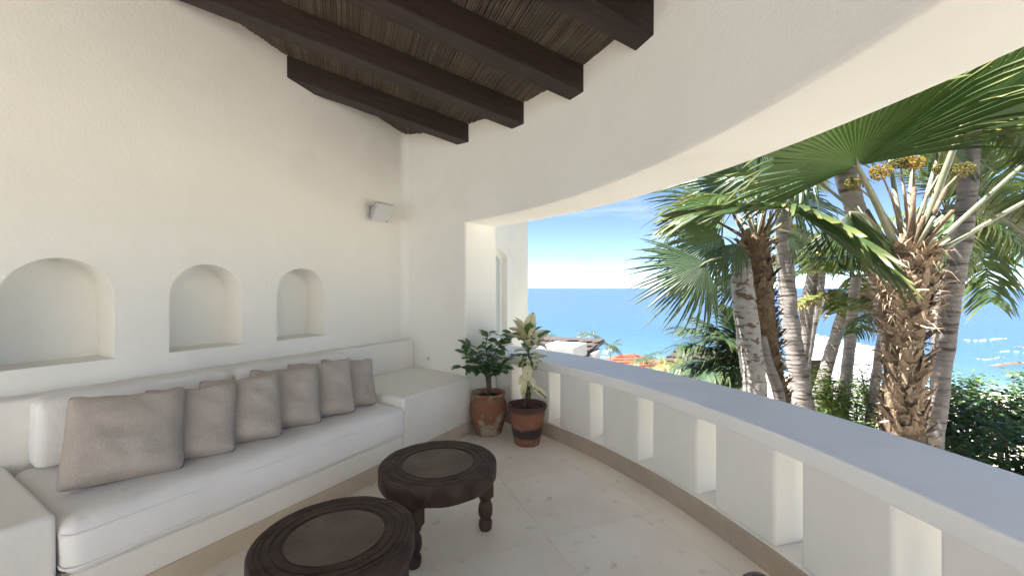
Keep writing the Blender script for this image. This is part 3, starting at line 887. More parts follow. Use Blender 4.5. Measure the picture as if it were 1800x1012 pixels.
# ------------------------------------------------------------------ potted plants
def leaf_mesh(name, L, W, mat, bend=0.15, fold=0.12, obov=0.0):
    n_ = 8
    v, f = [], []
    for i in range(n_ + 1):
        t_ = i / n_
        wv = W / 2 * (math.sin(PI * min(1, max(0, t_ ** (1 + obov)))) ** 0.75) if 0 < i < n_ else 0.0012
        z_ = -bend * L * t_ * t_
        for sgn in (-1, -0.5, 0, 0.5, 1):
            v.append((L * t_, sgn * wv, z_ + abs(sgn) * fold * wv * 1.2 + 0.002 * math.sin(t_ * 14 + sgn * 3)))
    for i in range(n_):
        for k in range(4):
            b = i * 5 + k
            f.append((b, b + 5, b + 6, b + 1))
    me_ = bpy.data.meshes.new(name)
    me_.from_pydata(v, [], f); me_.update()
    me_.polygons.foreach_set('use_smooth', [True] * len(f))
    me_.materials.append(mat)
    return me_
def pot(root, prof, mat, soil_r, soil_z, n_=48, jit=0.004, name='pot'):
    v, f = lathe(prof, n_)
    for i, (x, y, z) in enumerate(v):
        k = Vector((x * 7, y * 7, z * 7 + root.location.x))
        d = 1 + jit * 3 * noise.noise(k)
        v[i] = (x * d, y * d, z + jit * noise.noise(k * 1.4))
    f.append(tuple(reversed(range(n_))))
    o_ = mk(name, v, f, mat, root, True)
    v = [(0, 0, soil_z + 0.012)]
    N = 24
    for rr_ in (0.5, 1.0):
        v += [(soil_r * rr_ * math.cos(2 * PI * k / N), soil_r * rr_ * math.sin(2 * PI * k / N), soil_z + (0.008 if rr_ < 1 else 0) + 0.006 * noise.noise(Vector((k, rr_ * 5, 1)))) for k in range(N)]
    f = [(0, 1 + k, 1 + (k + 1) % N) for k in range(N)] + [(1 + k, 1 + N + k, 1 + N + (k + 1) % N, 1 + (k + 1) % N) for k in range(N)]
    mk('soil', v, f, M['soil'], root, True)
    return o_
def put_leaf(root, me_, pos, d, up=Vector((0, 0, 1)), roll=0.0, s=1.0):
    d = d.normalized()
    y_ = up.cross(d)
    if y_.length < 0.05: y_ = Vector((0, 1, 0)).cross(d)
    y_.normalize()
    z_ = d.cross(y_)
    m_ = Matrix((d, y_, z_)).transposed().to_4x4()
    o_ = bpy.data.objects.new('leaf', me_); COL.objects.link(o_); o_.parent = root
    o_.matrix_local = Matrix.Translation(pos) @ m_ @ Matrix.Rotation(roll, 4, 'X') @ Matrix.Scale(s, 4)
    return o_

# jar shaped pot with dark leafy ficus
r1 = random.Random(21)
t1 = empty('potted_plant', (-2.352, 3.545, 0))
tag(t1, 'dark green small-leaved tree in a weathered round terracotta jar in the corner', 'potted plant', 'potted plants')
pot(t1, [(0.120, 0.0), (0.135, 0.01), (0.150, 0.06), (0.172, 0.13), (0.188, 0.20), (0.194, 0.26), (0.190, 0.315), (0.174, 0.350), (0.160, 0.368), (0.160, 0.385), (0.172, 0.395), (0.178, 0.410), (0.172, 0.424), (0.158, 0.424), (0.148, 0.405), (0.144, 0.36), (0.142, 0.3)], M['terra'], 0.147, 0.375)
lm1 = [leaf_mesh('leaf', 0.115, 0.066, M['leaf_dark'], 0.2, 0.15, 0.25), leaf_mesh('leaf', 0.095, 0.050, M['leaf_dark'], 0.35, 0.25, 0.1), leaf_mesh('leaf', 0.13, 0.075, M['leaf_dark'], 0.12, 0.1, 0.3)]
stems = [[(0.0, 0.0, 0.36), (0.004, 0.0, 0.50), (-0.004, 0.006, 0.62), (0.03, -0.02, 0.75), (0.10, -0.03, 0.88), (0.17, -0.02, 0.985)],
         [(-0.014, 0.01, 0.36), (-0.012, 0.015, 0.50), (-0.03, 0.015, 0.64), (-0.10, 0.0, 0.78), (-0.19, -0.05, 0.885), (-0.24, -0.07, 0.93)],
         [(0.018, -0.008, 0.36), (0.022, -0.01, 0.48), (0.02, -0.02, 0.60), (0.0, -0.04, 0.75), (-0.03, -0.05, 0.90), (0.0, -0.05, 1.03)],
         [(0.0, 0.0, 0.55), (-0.06, -0.05, 0.64), (-0.17, -0.13, 0.70), (-0.25, -0.19, 0.72)],
         [(0.015, -0.01, 0.56), (0.09, 0.03, 0.66), (0.20, 0.07, 0.75), (0.28, 0.09, 0.80)],
         [(0.01, -0.01, 0.58), (0.09, -0.08, 0.65), (0.18, -0.10, 0.70)],
         [(-0.02, 0.0, 0.62), (-0.10, -0.10, 0.74), (-0.20, -0.16, 0.84)],
         [(0.03, -0.02, 0.72), (0.12, 0.05, 0.85), (0.22, 0.10, 0.96), (0.27, 0.11, 1.02)]]
for si, st in enumerate(stems):
    st = [Vector(p_) for p_ in st]
    # the crown spreads across the view: x of the list runs along the camera's right
    st = [Vector((p_.x * CYW - p_.y * SY, p_.x * SY + p_.y * CYW, p_.z)) for p_ in st]
    sm = MB(); sm.tube(st, [0.011 * (1 - 0.75 * i / (len(st) - 1)) + 0.0015 for i in range(len(st))] if si < 3 else [0.0045 * (1 - 0.6 * i / (len(st) - 1)) for i in range(len(st))], 7)
    sm.build('stem' if si < 3 else 'branch', M['bark'], t1, True)
    tot = 13 if si < 3 else 10
    for q in range(tot):
        tt = 0.45 + 0.55 * q / (tot - 1) if si < 3 else 0.25 + 0.75 * q / (tot - 1)
        x = tt * (len(st) - 1); i = min(int(x), len(st) - 2)
        pos = st[i].lerp(st[i + 1], x - i)
        ax_ = (st[i + 1] - st[i]).normalized()
        an = r1.uniform(0, 2 * PI)
        side_ = Vector((math.cos(an), math.sin(an), r1.uniform(-0.5, 0.45)))
        for k_ in range(2 if q < tot - 1 else 3):
            sd = Vector((math.cos(an + PI * k_ + r1.uniform(-.5, .5)), math.sin(an + PI * k_ + r1.uniform(-.5, .5)), r1.uniform(-0.55, 0.35)))
            put_leaf(t1, r1.choice(lm1), pos, sd + ax_ * 0.35, Vector((r1.uniform(-.4, .4), r1.uniform(-.4, .4), 1)), r1.uniform(-0.5, 0.5), r1.uniform(0.75, 1.2))

r2 = random.Random(5)
t2 = empty('potted_plant', (-1.875, 3.505, 0))
tag(t2, 'cream and green variegated plant in a tapered terracotta pot with a dark band', 'potted plant', 'potted plants')
pot(t2, [(0.118, 0.0), (0.122, 0.006), (0.138, 0.09), (0.158, 0.20), (0.172, 0.29), (0.180, 0.330), (0.190, 0.342), (0.193, 0.362), (0.186, 0.378), (0.170, 0.380), (0.156, 0.368), (0.150, 0.33), (0.142, 0.26)], M['banded'], 0.150, 0.31)
lm2 = [leaf_mesh('leaf', 0.18, 0.095, M['varieg'], 0.18, 0.25, 0.1), leaf_mesh('leaf', 0.155, 0.082, M['varieg'], 0.32, 0.3, 0.1), leaf_mesh('leaf', 0.12, 0.055, M['varieg'], 0.1, 0.35, 0.0)]
st2 = [[(0.0, 0, 0.30), (0.0, 0.0, 0.50), (0.012, 0.0, 0.72), (0.018, 0.0, 0.92), (0.014, 0, 1.03)], [(-0.02, 0.01, 0.30), (-0.014, 0.01, 0.45), (0.0, 0.005, 0.66)]]
for si, st in enumerate(st2):
    st = [Vector((p_[0] * CYW - p_[1] * SY, p_[0] * SY + p_[1] * CYW, p_[2])) for p_ in st]
    sm = MB(); sm.tube(st, [0.010, 0.009, 0.0085, 0.006, 0.004][:len(st)] if si == 0 else [0.006, 0.005, 0.004], 7)
    sm.build('stem', M['bark'], t2, True)
zs = [0.56, 0.62, 0.66, 0.70, 0.73, 0.76, 0.78, 0.80, 0.83, 0.85, 0.87, 0.89, 0.91, 0.93, 0.95, 0.97, 0.985, 1.0, 1.01, 1.02, 1.025, 1.03]
for i, z_ in enumerate(zs):
    an = i * 2.399 + r2.uniform(-0.3, 0.3)
    for k_ in range(4 if 5 < i < 19 else 2):
        aa = an + k_ * 1.7
        el = -0.55 + 1.35 * (z_ - 0.58) / 0.45 + r2.uniform(-0.9, 0.6)
        d_ = Vector((math.cos(aa) * math.cos(el), math.sin(aa) * math.cos(el), math.sin(el)))
        put_leaf(t2, r2.choice(lm2 + lm2 + lm1[:2]), Vector((0.013, 0.008, z_)) + d_ * 0.012, d_, Vector((0, 0, 1)), r2.uniform(-0.4, 0.4), r2.uniform(0.8, 1.2) * (1.25 if z_ > 0.93 else 1.0))

# dark glazed round pot whose shoulder just shows at the bottom edge
gp = empty('round_jar', (0.035, 2.185, 0))
tag(gp, 'glossy dark purple round vessel on the floor at the bottom edge', 'vessel')
prof = [(0.05, 0.0), (0.07, 0.008)] + [(0.094 * math.cos(a_), 0.094 + 0.094 * math.sin(a_)) for a_ in [R(-58 + 10 * k) for k in range(13)]]
v, f = lathe(prof, 36); f.append(tuple(reversed(range(36))))
mk('body', v, f, M['glaze'], gp, True)
v, f = lathe([(0.044, 0.176), (0.042, 0.181), (0.030, 0.188), (0.012, 0.191), (0.001, 0.1915)], 30)
mk('lid', v, f, M['glaze'], gp, True)

# ================================================================== outside: hillside, beach, sea
SEA = -38.0
def shore_y(x): return 214 + 0.18 * x + 9 * math.sin(x * 0.035 + 0.6) + 5 * math.sin(x * 0.09)
def ground_z(x, y):
    r = math.hypot(x - CX, y - CY)
    ys = shore_y(x)
    t = y - 6
    if t <= 0: z = -3.6 + 0.02 * min(40, -t)
    elif t < 140: z = -3.6 - 0.186 * t
    else:
        z140 = -3.6 - 0.186 * 140
        k = (t + 6 - 146) / max(1.0, ys - 146)
        z = z140 + (SEA - z140) * (1 - (1 - min(k, 1)) ** 1.6) - max(0, k - 1) * 6
    # ground raised level round the house, shaped to bounce sunlight up into the terrace
    k = min(1.0, max(0.0, (r - 10.4) / 3.2)); k = k * k * (3 - 2 * k)
    z = -1.25 + (z + 1.25) * k
    return z + 0.25 * k * noise.noise(Vector((x * 0.12, y * 0.12, 0))) 
xs = [-420, -300, -220, -160, -120, -90, -70, -55, -42, -32, -24, -18, -13, -9, -6, -3, 0, 3, 6, 9, 12, 16, 20, 25, 31, 38, 46, 56, 68, 82, 98, 115, 135, 160, 190, 230, 290, 380, 480]
ysg = [-60, -40, -25, -15, -9, -5, -2, 0, 2, 4, 6, 8, 10, 12, 15, 18, 22, 26, 31, 37, 44, 52, 61, 72, 84, 98, 112, 128, 144, 156, 168, 178, 188, 196, 204, 212, 220, 228, 236, 246, 258, 275, 300]
v = [(x, y, ground_z(x, y)) for y in ysg for x in xs]
nx_ = len(xs)
f = [(j * nx_ + i, j * nx_ + i + 1, (j + 1) * nx_ + i + 1, (j + 1) * nx_ + i) for j in range(len(ysg) - 1) for i in range(nx_ - 1)]
gm, t, b = mat_new('hillside_ground')
b.inputs['Roughness'].default_value = 1.0
b.inputs['Specular IOR Level'].default_value = 0.1
tcn = t.nodes.new('ShaderNodeTexCoord')
sx = t.nodes.new('ShaderNodeSeparateXYZ'); t.links.new(tcn.outputs['Object'], sx.inputs[0])
n1 = t.nodes.new('ShaderNodeTexNoise'); n1.inputs['Scale'].default_value = 0.35; n1.inputs['Detail'].default_value = 8; t.links.new(tcn.outputs['Object'], n1.inputs['Vector'])
r1_ = t.nodes.new('ShaderNodeValToRGB'); e = r1_.color_ramp.elements
e[0].position = 0.30; e[0].color = (0.14, 0.14, 0.065, 1)
e[1].position = 0.42; e[1].color = (0.64, 0.585, 0.495, 1)
t.links.new(n1.outputs['Fac'], r1_.inputs['Fac'])
mr = t.nodes.new('ShaderNodeMapRange'); mr.inputs['From Min'].default_value = -36.6; mr.inputs['From Max'].default_value = -34.8
t.links.new(sx.outputs['Z'], mr.inputs['Value'])
x_ = t.nodes.new('ShaderNodeMix'); x_.data_type = 'RGBA'; x_.inputs[6].default_value = (0.62, 0.55, 0.43, 1)
# scrub on the hillside below the garden
r2_ = t.nodes.new('ShaderNodeValToRGB'); e = r2_.color_ramp.elements
e[0].position = 0.33; e[0].color = (0.10, 0.105, 0.05, 1)
e[1].position = 0.50; e[1].color = (0.56, 0.505, 0.41, 1)
t.links.new(n1.outputs['Fac'], r2_.inputs['Fac'])
mh = t.nodes.new('ShaderNodeMapRange'); mh.inputs['From Min'].default_value = -2.6; mh.inputs['From Max'].default_value = -1.5
t.links.new(sx.outputs['Z'], mh.inputs['Value'])
xh = t.nodes.new('ShaderNodeMix'); xh.data_type = 'RGBA'
t.links.new(mh.outputs['Result'], xh.inputs[0]); t.links.new(r2_.outputs['Color'], xh.inputs[6]); t.links.new(r1_.outputs['Color'], xh.inputs[7])
t.links.new(mr.outputs['Result'], x_.inputs[0]); t.links.new(xh.outputs[2], x_.inputs[7])
t.links.new(x_.outputs[2], b.inputs['Base Color'])
gr = mk('ground', v, f, gm, smooth=True)
tag(gr, kind='structure')

# sea: one sheet out to the horizon; shallow turquoise by the shore, deep blue far out, surf near the beach
wm, t, b = mat_new('sea_water')
b.inputs['Roughness'].default_value = 0.22
b.inputs['IOR'].default_value = 1.33
b.inputs['Specular IOR Level'].default_value = 0.35
tcn = t.nodes.new('ShaderNodeTexCoord')
sx = t.nodes.new('ShaderNodeSeparateXYZ'); t.links.new(tcn.outputs['Object'], sx.inputs[0])
def mth(op, a, b_=None, c=None):
    q = t.nodes.new('ShaderNodeMath'); q.operation = op
    for i, k in enumerate((a, b_, c)):
        if k is None: continue
        if isinstance(k, (int, float)): q.inputs[i].default_value = k
        else: t.links.new(k, q.inputs[i])
    return q.outputs[0]
off = mth('SUBTRACT', sx.outputs['Y'], mth('MULTIPLY_ADD', sx.outputs['X'], 0.18, 214.0))       # metres off shore
n0 = t.nodes.new('ShaderNodeTexNoise'); n0.inputs['Scale'].default_value = 0.006; n0.inputs['Detail'].default_value = 4
mpn = t.nodes.new('ShaderNodeMapping'); mpn.inputs['Scale'].default_value = (0.5, 1.6, 1); t.links.new(tcn.outputs['Object'], mpn.inputs['Vector']); t.links.new(mpn.outputs['Vector'], n0.inputs['Vector'])
lg = mth('LOGARITHM', mth('MAXIMUM', off, 1.0), 10.0)
lg = mth('ADD', lg, mth('MULTIPLY', mth('SUBTRACT', n0.outputs['Fac'], 0.5), 0.55))
dr = t.nodes.new('ShaderNodeValToRGB'); e = dr.color_ramp.elements
e[0].position = 0.0; e[0].color = (0.22, 0.33, 0.36, 1)
e[1].position = 1.0; e[1].color = (0.015, 0.036, 0.105, 1)
for ps, cl in ((0.36, (0.050, 0.105, 0.130, 1)), (0.54, (0.022, 0.064, 0.112, 1)), (0.72, (0.016, 0.044, 0.105, 1))):
    k = e.new(ps); k.color = cl
t.links.new(mth('DIVIDE', lg, 4.0), dr.inputs['Fac'])
# surf: long broken lines of foam within ~130 m of the beach
n2 = t.nodes.new('ShaderNodeTexNoise'); n2.inputs['Scale'].default_value = 0.05; n2.inputs['Detail'].default_value = 6; n2.inputs['Roughness'].default_value = 0.62
mp2 = t.nodes.new('ShaderNodeMapping'); mp2.inputs['Scale'].default_value = (0.35, 1.5, 1); mp2.inputs['Rotation'].default_value = (0, 0, R(-10))
t.links.new(tcn.outputs['Object'], mp2.inputs['Vector']); t.links.new(mp2.outputs['Vector'], n2.inputs['Vector'])
near = t.nodes.new('ShaderNodeMapRange'); near.inputs['From Min'].default_value = 15; near.inputs['From Max'].default_value = 170; near.inputs['To Min'].default_value = 0.56; near.inputs['To Max'].default_value = 0.80
t.links.new(off, near.inputs['Value'])
fo = t.nodes.new('ShaderNodeMapRange'); fo.inputs['From Min'].default_value = 0.0; fo.inputs['From Max'].default_value = 0.10
t.links.new(mth('SUBTRACT', n2.outputs['Fac'], near.outputs['Result']), fo.inputs['Value'])
x_ = t.nodes.new('ShaderNodeMix'); x_.data_type = 'RGBA'; x_.inputs[7].default_value = (0.42, 0.48, 0.50, 1)
t.links.new(fo.outputs['Result'], x_.inputs[0]); t.links.new(dr.outputs['Color'], x_.inputs[6])
t.links.new(x_.outputs[2], b.inputs['Base Color'])
n3 = t.nodes.new('ShaderNodeTexNoise'); n3.inputs['Scale'].default_value = 0.25; n3.inputs['Detail'].default_value = 6
mp3 = t.nodes.new('ShaderNodeMapping'); mp3.inputs['Scale'].default_value = (0.5, 1.4, 1); t.links.new(tcn.outputs['Object'], mp3.inputs['Vector']); t.links.new(mp3.outputs['Vector'], n3.inputs['Vector'])
bn = t.nodes.new('ShaderNodeBump'); bn.inputs['Strength'].default_value = 0.5; bn.inputs['Distance'].default_value = 0.8
t.links.new(n3.outputs['Fac'], bn.inputs['Height']); t.links.new(bn.outputs['Normal'], b.inputs['Normal'])
v = [(-40000, 150, SEA), (40000, 150, SEA), (40000, 50000, SEA), (-40000, 50000, SEA), (-40000, -40000, SEA), (40000, -40000, SEA)]
se = mk('sea', v, [(0, 1, 2, 3), (4, 5, 1, 0)], wm)
tag(se, kind='structure')
# a cresting wave rolling in, and rocks awash
def ridge(name, px0, px1, py, wid, hgt, mat, label, cat, seed):
    def sea_pt(px, py):
        u, v_ = (px - 900) / FPX, (507 - py) / FPX
        d = (SEA - EYE) / v_
        return P(px, py, d)
    N = 40
    v, f = [], []
    for i in range(N + 1):
        tt = i / N
        c_ = sea_pt(px0 + (px1 - px0) * tt, py + 2.0 * math.sin(tt * 5 + seed))
        h_ = hgt * math.sin(PI * min(1, max(0, tt))) ** 0.6 * (0.65 + 0.6 * abs(noise.noise(Vector((tt * 7, seed, 0)))))
        if 'wave' in name:          # the crest breaks up along its length
            m_ = noise.noise(Vector((tt * 8 + seed, seed, 3.0)))
            h_ = h_ if m_ > -0.05 else -0.5
            wid_ = wid * (0.45 + 0.9 * abs(noise.noise(Vector((tt * 11, seed, 8.0)))))
        else: wid_ = wid
        for k, (dy, hz) in enumerate(((-wid_, -0.4), (-wid_ * 0.45, h_ * 0.45), (-wid_ * 0.1, h_), (wid_ * 0.3, h_ * 0.6), (wid_, -0.4))):
            jj = noise.noise(Vector((tt * 9, k, seed))) * wid * 0.25
            v.append((c_.x + jj * 0.4, c_.y + dy + jj, SEA + hz))
    for i in range(N):
        for k in range(4): f.append((i * 5 + k, (i + 1) * 5 + k, (i + 1) * 5 + k + 1, i * 5 + k + 1))
    o_ = mk(name, v, f, mat, smooth=True)
    tag(o_, label, cat)
    return o_
foam = surf('foam', (0.60, 0.64, 0.66), (0.34, 0.44, 0.48), 0.3, 0.9, 0.6, 0.8, bdist=0.6)
for k, (a_, b_, c_, wd_, h_, lb) in enumerate(((1694, 1770, 598, 3.2, 1.1, 'long white breaking wave farthest out beyond the leaning trunk'), (1752, 1815, 620, 1.6, 0.5, 'short white breaker close in above the brown rocks'), (1716, 1765, 631, 1.4, 0.4, 'wash of white foam left of the brown rocks'))):
    ridge('breaking_wave', a_, b_, c_, wd_, h_, foam, lb, 'wave', k * 3.1)
for k, (a_, b_, c_, wd_, h_, lb) in enumerate(((1740, 1815, 641, 3.0, 1.3, 'low brown reef of rock at the water line on the right'), (1782, 1810, 612, 1.6, 0.6, 'small dark rock awash between the breakers at the right edge'))):
    ridge('shore_rock', a_, b_, c_, wd_, h_, M['rock'], lb, 'rock', 20 + k * 2.3)

# ================================================================== palms
def set_tip(me_, vals):
    at_ = me_.attributes.new('tip', 'FLOAT', 'POINT')
    at_.data.foreach_set('value', vals)

def fan_mesh(name, nseg, span, split, droop, cup, mat, seed, fold=0.5, taper=0.28):
    """costapalmate fan blade of unit radius: pleated segments joined for part of their length, free drooping tips.
    origin at the hub, +X the blade's axis, +Z its upper face"""
    rr = random.Random(seed)
    v, f, tip = [], [], []
    for i in range(nseg):
        c = -span + 2 * span * (i + 0.5) / nseg
        hw = span / nseg
        ph = c / span
        Rr = (1 - taper * ph * ph) * rr.choice((0.82, 0.92, 0.96, 1.0, 1.02, 1.05))
        sp_ = split * rr.uniform(0.85, 1.12)
        dr_ = droop * rr.choice((0.3, 0.6, 1.0, 1.2, 1.6, 2.8))
        skew = rr.uniform(-0.06, 0.06)
        T = [0.03, 0.22, 0.42, sp_, sp_ + (1 - sp_) * 0.4, sp_ + (1 - sp_) * 0.75, 1.0]
        base = len(v)
        for k, t_ in enumerate(T):
            r_ = Rr * t_
            if t_ <= sp_ + 1e-6: wv = hw * 1.0
            else: wv = hw * sp_ / t_ * (1 - ((t_ - sp_) / (1 - sp_)) ** 1.3)
            for sgn in (-1, 0, 1):
                a = c + sgn * wv + skew * max(0, t_ - sp_)
                if k == len(T) - 1 and sgn != 0: continue
                x_, y_ = r_ * math.cos(a), r_ * math.sin(a)
                z_ = (fold * hw * r_ * (0.5 if sgn == 0 else -0.5)) * (1 if t_ <= sp_ else max(0.15, 1 - (t_ - sp_) * 1.5))
                z_ += cup * r_ * (math.sin(abs(c)) ** 1.3) - 0.10 * r_ * r_
                dd = max(0, t_ - sp_ * 0.8)
                z_ -= dr_ * dd * dd * 2.2
                v.append((x_, y_, z_)); tip.append(min(1, max(0, (t_ - 0.80) * 3.2)) * rr.uniform(0.3, 1.0))
        for k in range(len(T) - 2):
            b_ = base + k * 3
            f += [(b_, b_ + 3, b_ + 4, b_ + 1), (b_ + 1, b_ + 4, b_ + 5, b_ + 2)]
        b_ = base + (len(T) - 2) * 3
        f += [(b_, b_ + 3, b_ + 1), (b_ + 1, b_ + 3, b_ + 2)]
    me_ = bpy.data.meshes.new(name); me_.from_pydata(v, [], f); me_.update()
    me_.materials.append(mat); set_tip(me_, tip)
    return me_

FAN = [fan_mesh('frond', 60, R(98), 0.80, 0.22, -0.06, M['fan'], 1, 0.9),      # broad, nearly flat
       fan_mesh('frond', 54, R(108), 0.82, 0.22, -0.30, M['fan'], 2, 0.7),      # folded like a tent
       fan_mesh('frond', 34, R(52), 0.66, 0.15, -0.25, M['fan'], 3, 0.9, 0.12)]   # hanging, closed
FANU = fan_mesh('frond', 60, R(86), 0.84, 0.16, 0.14, M['fan'], 8, 0.9)        # broad, lifted at the sides
FANB = [fan_mesh('frond', 40, R(72), 0.60, 0.30, -0.10, M['fan_b'], 4, 0.7, 0.2), fan_mesh('frond', 34, R(58), 0.55, 0.4, -0.15, M['fan_b'], 5, 0.7, 0.2), fan_mesh('frond', 44, R(105), 0.62, 0.4, -0.2, M['fan_b'], 6, 0.7)]

def frame(d, up):
    d = d.normalized()
    y_ = up.cross(d)
    if y_.length < 1e-3: y_ = Vector((0, 1, 0)).cross(d)
    y_.normalize()
    return Matrix((d, y_, d.cross(y_))).transposed().to_4x4()

def fan_frond(root, crown, hub, tip, up, me_, pr=0.022, sag=0.0, scale=None):
    """one fan leaf: blade at its hub plus the petiole reaching it from the crown (all in world coordinates)"""
    d = tip - hub
    s_ = scale or d.length
    o_ = bpy.data.objects.new('frond', me_); COL.objects.link(o_)
    o_.parent = root
    o_.matrix_parent_inverse = Matrix.Translation(root.location).inverted()
    mb_ = Matrix.Translation(hub) @ frame(d, Vector(up)) @ Matrix.Scale(s_, 4)
    o_.matrix_basis = mb_
    pm = MB()
    N = 9
    ptsl = []
    for i in range(N + 1):
        t_ = i / N
        q_ = crown.lerp(hub, t_)
        q_.z += sag * math.sin(PI * t_)
        ptsl.append(q_)
    # the stalk runs a little way into the blade as its rib
    ptsl.append(hub + d.normalized() * s_ * 0.10)
    pm.tube(ptsl, [pr * (1.5 - 0.75 * min(1, i / N)) for i in range(N + 1)] + [pr * 0.25], 7)
    p_ = pm.build('petiole', M['petiole'], None, True)
    p_.parent = o_
    p_.matrix_parent_inverse = mb_.inverted()
    return o_

def pinnate_mesh(name, npair, L, droop, ll, hang, mat, seed, vee=0.35):
    """feather frond of unit length: arching rachis with paired leaflets; +X outwards, +Z up"""
    rr = random.Random(seed)
    v, f, tip = [], [], []
    def rach(t_): return Vector((t_ * (1 - 0.12 * droop * t_), 0, 0.30 * t_ - droop * t_ * t_))
    # rachis as a thin three-sided rod
    N = 12
    base = len(v)
    for i in range(N + 1):
        t_ = i / N
        p_ = rach(t_)
        w_ = 0.014 * (1 - 0.85 * t_)
        for k in range(3):
            a_ = 2 * PI * k / 3
            v.append((p_.x, p_.y + w_ * math.cos(a_), p_.z + w_ * math.sin(a_))); tip.append(0.5)
    for i in range(N):
        for k in range(3): f.append((base + i * 3 + k, base + i * 3 + (k + 1) % 3, base + i * 3 + 3 + (k + 1) % 3, base + i * 3 + 3 + k))
    for i in range(npair):
        t_ = 0.14 + 0.86 * (i + rr.uniform(-0.3, 0.3)) / npair
        t_ = min(0.995, max(0.1, t_))
        p_ = rach(t_)
        tg = (rach(min(1, t_ + 0.02)) - rach(t_ - 0.02)).normalized()
        ln = ll * (0.45 + 0.95 * math.sin(PI * (0.12 + 0.80 * t_))) * rr.uniform(0.85, 1.1)
        for sg in (-1, 1):
            fw = rr.uniform(0.45, 0.85)
            d0 = (Vector((0, sg, vee + rr.uniform(-.2, .2))) + tg * fw).normalized()
            hg = hang * rr.uniform(0.6, 1.4)
            wdt = 0.0125 * rr.uniform(0.8, 1.2)
            b_ = len(v)
            wd = tg.cross(d0).cross(d0).normalized()
            for k, u_ in enumerate((0.0, 0.35, 0.7, 1.0)):
                q_ = p_ + d0 * (ln * u_) + Vector((0, 0, -hg * ln * u_ * u_))
                ww = wdt * (0.5, 1.0, 0.75, 0.0)[k]
                if k < 3:
                    v.append(tuple(q_ - wd * ww)); v.append(tuple(q_ + wd * ww)); tip += [0.0 if u_ < 0.6 else 0.3] * 2
                else:
                    v.append(tuple(q_)); tip.append(1.0)
            f += [(b_, b_ + 2, b_ + 3, b_ + 1), (b_ + 2, b_ + 4, b_ + 5, b_ + 3), (b_ + 4, b_ + 6, b_ + 5)]
    me_ = bpy.data.meshes.new(name); me_.from_pydata(v, [], f); me_.update()
    me_.materials.append(mat); set_tip(me_, tip)
    return me_
PIN = {k: [pinnate_mesh('frond', 64, 1, 0.45, 0.27, 0.75, M[m_], 31 + i * 7), pinnate_mesh('frond', 60, 1, 0.75, 0.25, 0.9, M[m_], 32 + i * 7), pinnate_mesh('frond', 62, 1, 0.30, 0.24, 0.4, M[m_], 33 + i * 7, 0.5)]
       for i, (k, m_) in enumerate((('g', 'pinnate'), ('y', 'pinnate_y'), ('d', 'pinnate_d')))}
PINS = {k: [pinnate_mesh('frond', 26, 1, 0.55, 0.27, 0.7, M[m_], 61 + i * 7), pinnate_mesh('frond', 18, 1, 0.85, 0.26, 0.8, M[m_], 62 + i * 7)]
        for i, (k, m_) in enumerate((('g', 'pinnate'), ('y', 'pinnate_y'), ('d', 'pinnate_d')))}

def feather(root, base, tip, me_, up=(0, 0, 1), scale=None):
    d = tip - base
    o_ = bpy.data.objects.new('frond', me_); COL.objects.link(o_)
    o_.parent = root
    o_.matrix_parent_inverse = Matrix.Translation(root.location).inverted()
    o_.matrix_basis = Matrix.Translation(base) @ frame(d, Vector(up)) @ Matrix.Scale(scale or d.length, 4)
    return o_

def smooth_path(pts, rad, step):
    """resample a polyline as a smooth curve"""
    out, ro = [], []
    n_ = len(pts)
    for i in range(n_ - 1):
        p0, p1, p2, p3 = pts[max(0, i - 1)], pts[i], pts[i + 1], pts[min(n_ - 1, i + 2)]
        m_ = max(1, int((p2 - p1).length / step))
        for k in range(m_):
            t_ = k / m_
            out.append(0.5 * ((2 * p1) + (p2 - p0) * t_ + (2 * p0 - 5 * p1 + 4 * p2 - p3) * t_ ** 2 + (3 * p1 - p0 - 3 * p2 + p3) * t_ ** 3))
            ro.append(rad[i] + (rad[i + 1] - rad[i]) * t_)
    out.append(pts[-1]); ro.append(rad[-1])
    return out, ro

def palm(pxs, d, radpx, label, mat, ringstep=0.055, rings=True, n_=16, depths=None, name='palm_tree', group='palms beyond the balustrade', d_top=None):
    """palm root + trunk; pxs is the trunk from crown downwards, continued to the ground"""
    ds = depths or [d] * len(pxs)
    pts = [P(x, y, dd) for (x, y), dd in zip(pxs, ds)]
    rad = [r_ * dd / FPX / math.sqrt(1 + ((x_ - 900) / FPX) ** 2) for r_, dd, (x_, y_) in zip(radpx, ds, pxs)]
    g_ = pts[-1] + (pts[-1] - pts[-2]).normalized() * 0.4
    g_.z = ground_z(g_.x, g_.y) - 0.15
    pts.append(Vector((pts[-1].x + (g_.x - pts[-1].x), pts[-1].y + (g_.y - pts[-1].y), g_.z)))
    rad.append(rad[-1] * 1.15)
    root = empty(name, (pts[-1].x, pts[-1].y, ground_z(pts[-1].x, pts[-1].y)))
    tag(root, label, 'palm tree', group)
    path, rr_ = smooth_path(pts, rad, ringstep / 3 if rings else ringstep)
    if rings:
        rs = random.Random(int(pxs[0][0]))
        ph, nxt = 0, 3
        for i in range(len(path)):
            ph += 1
            if ph >= nxt: ph = 0; nxt = rs.choice((2, 3, 3, 4))
            rr_[i] *= (1.02 + 0.02 * rs.random()) if ph == 0 else (1.0 if ph == 1 else 0.985)
    tb = MB(); tb.tube(path, rr_, n_)
    for i, q in enumerate(tb.v):
        k = Vector(q) * 5
        dv = 0.018 * noise.noise(k) * (rad[0] / 0.15)
        tb.v[i] = (q[0] + dv, q[1] - dv, q[2] + 0.012 * noise.noise(k * 0.7 + Vector((9, 0, 0))))
    tr = tb.build('trunk', mat, None, True)
    att(tr, root)
    return root, tr, path, rr_, pts[0]

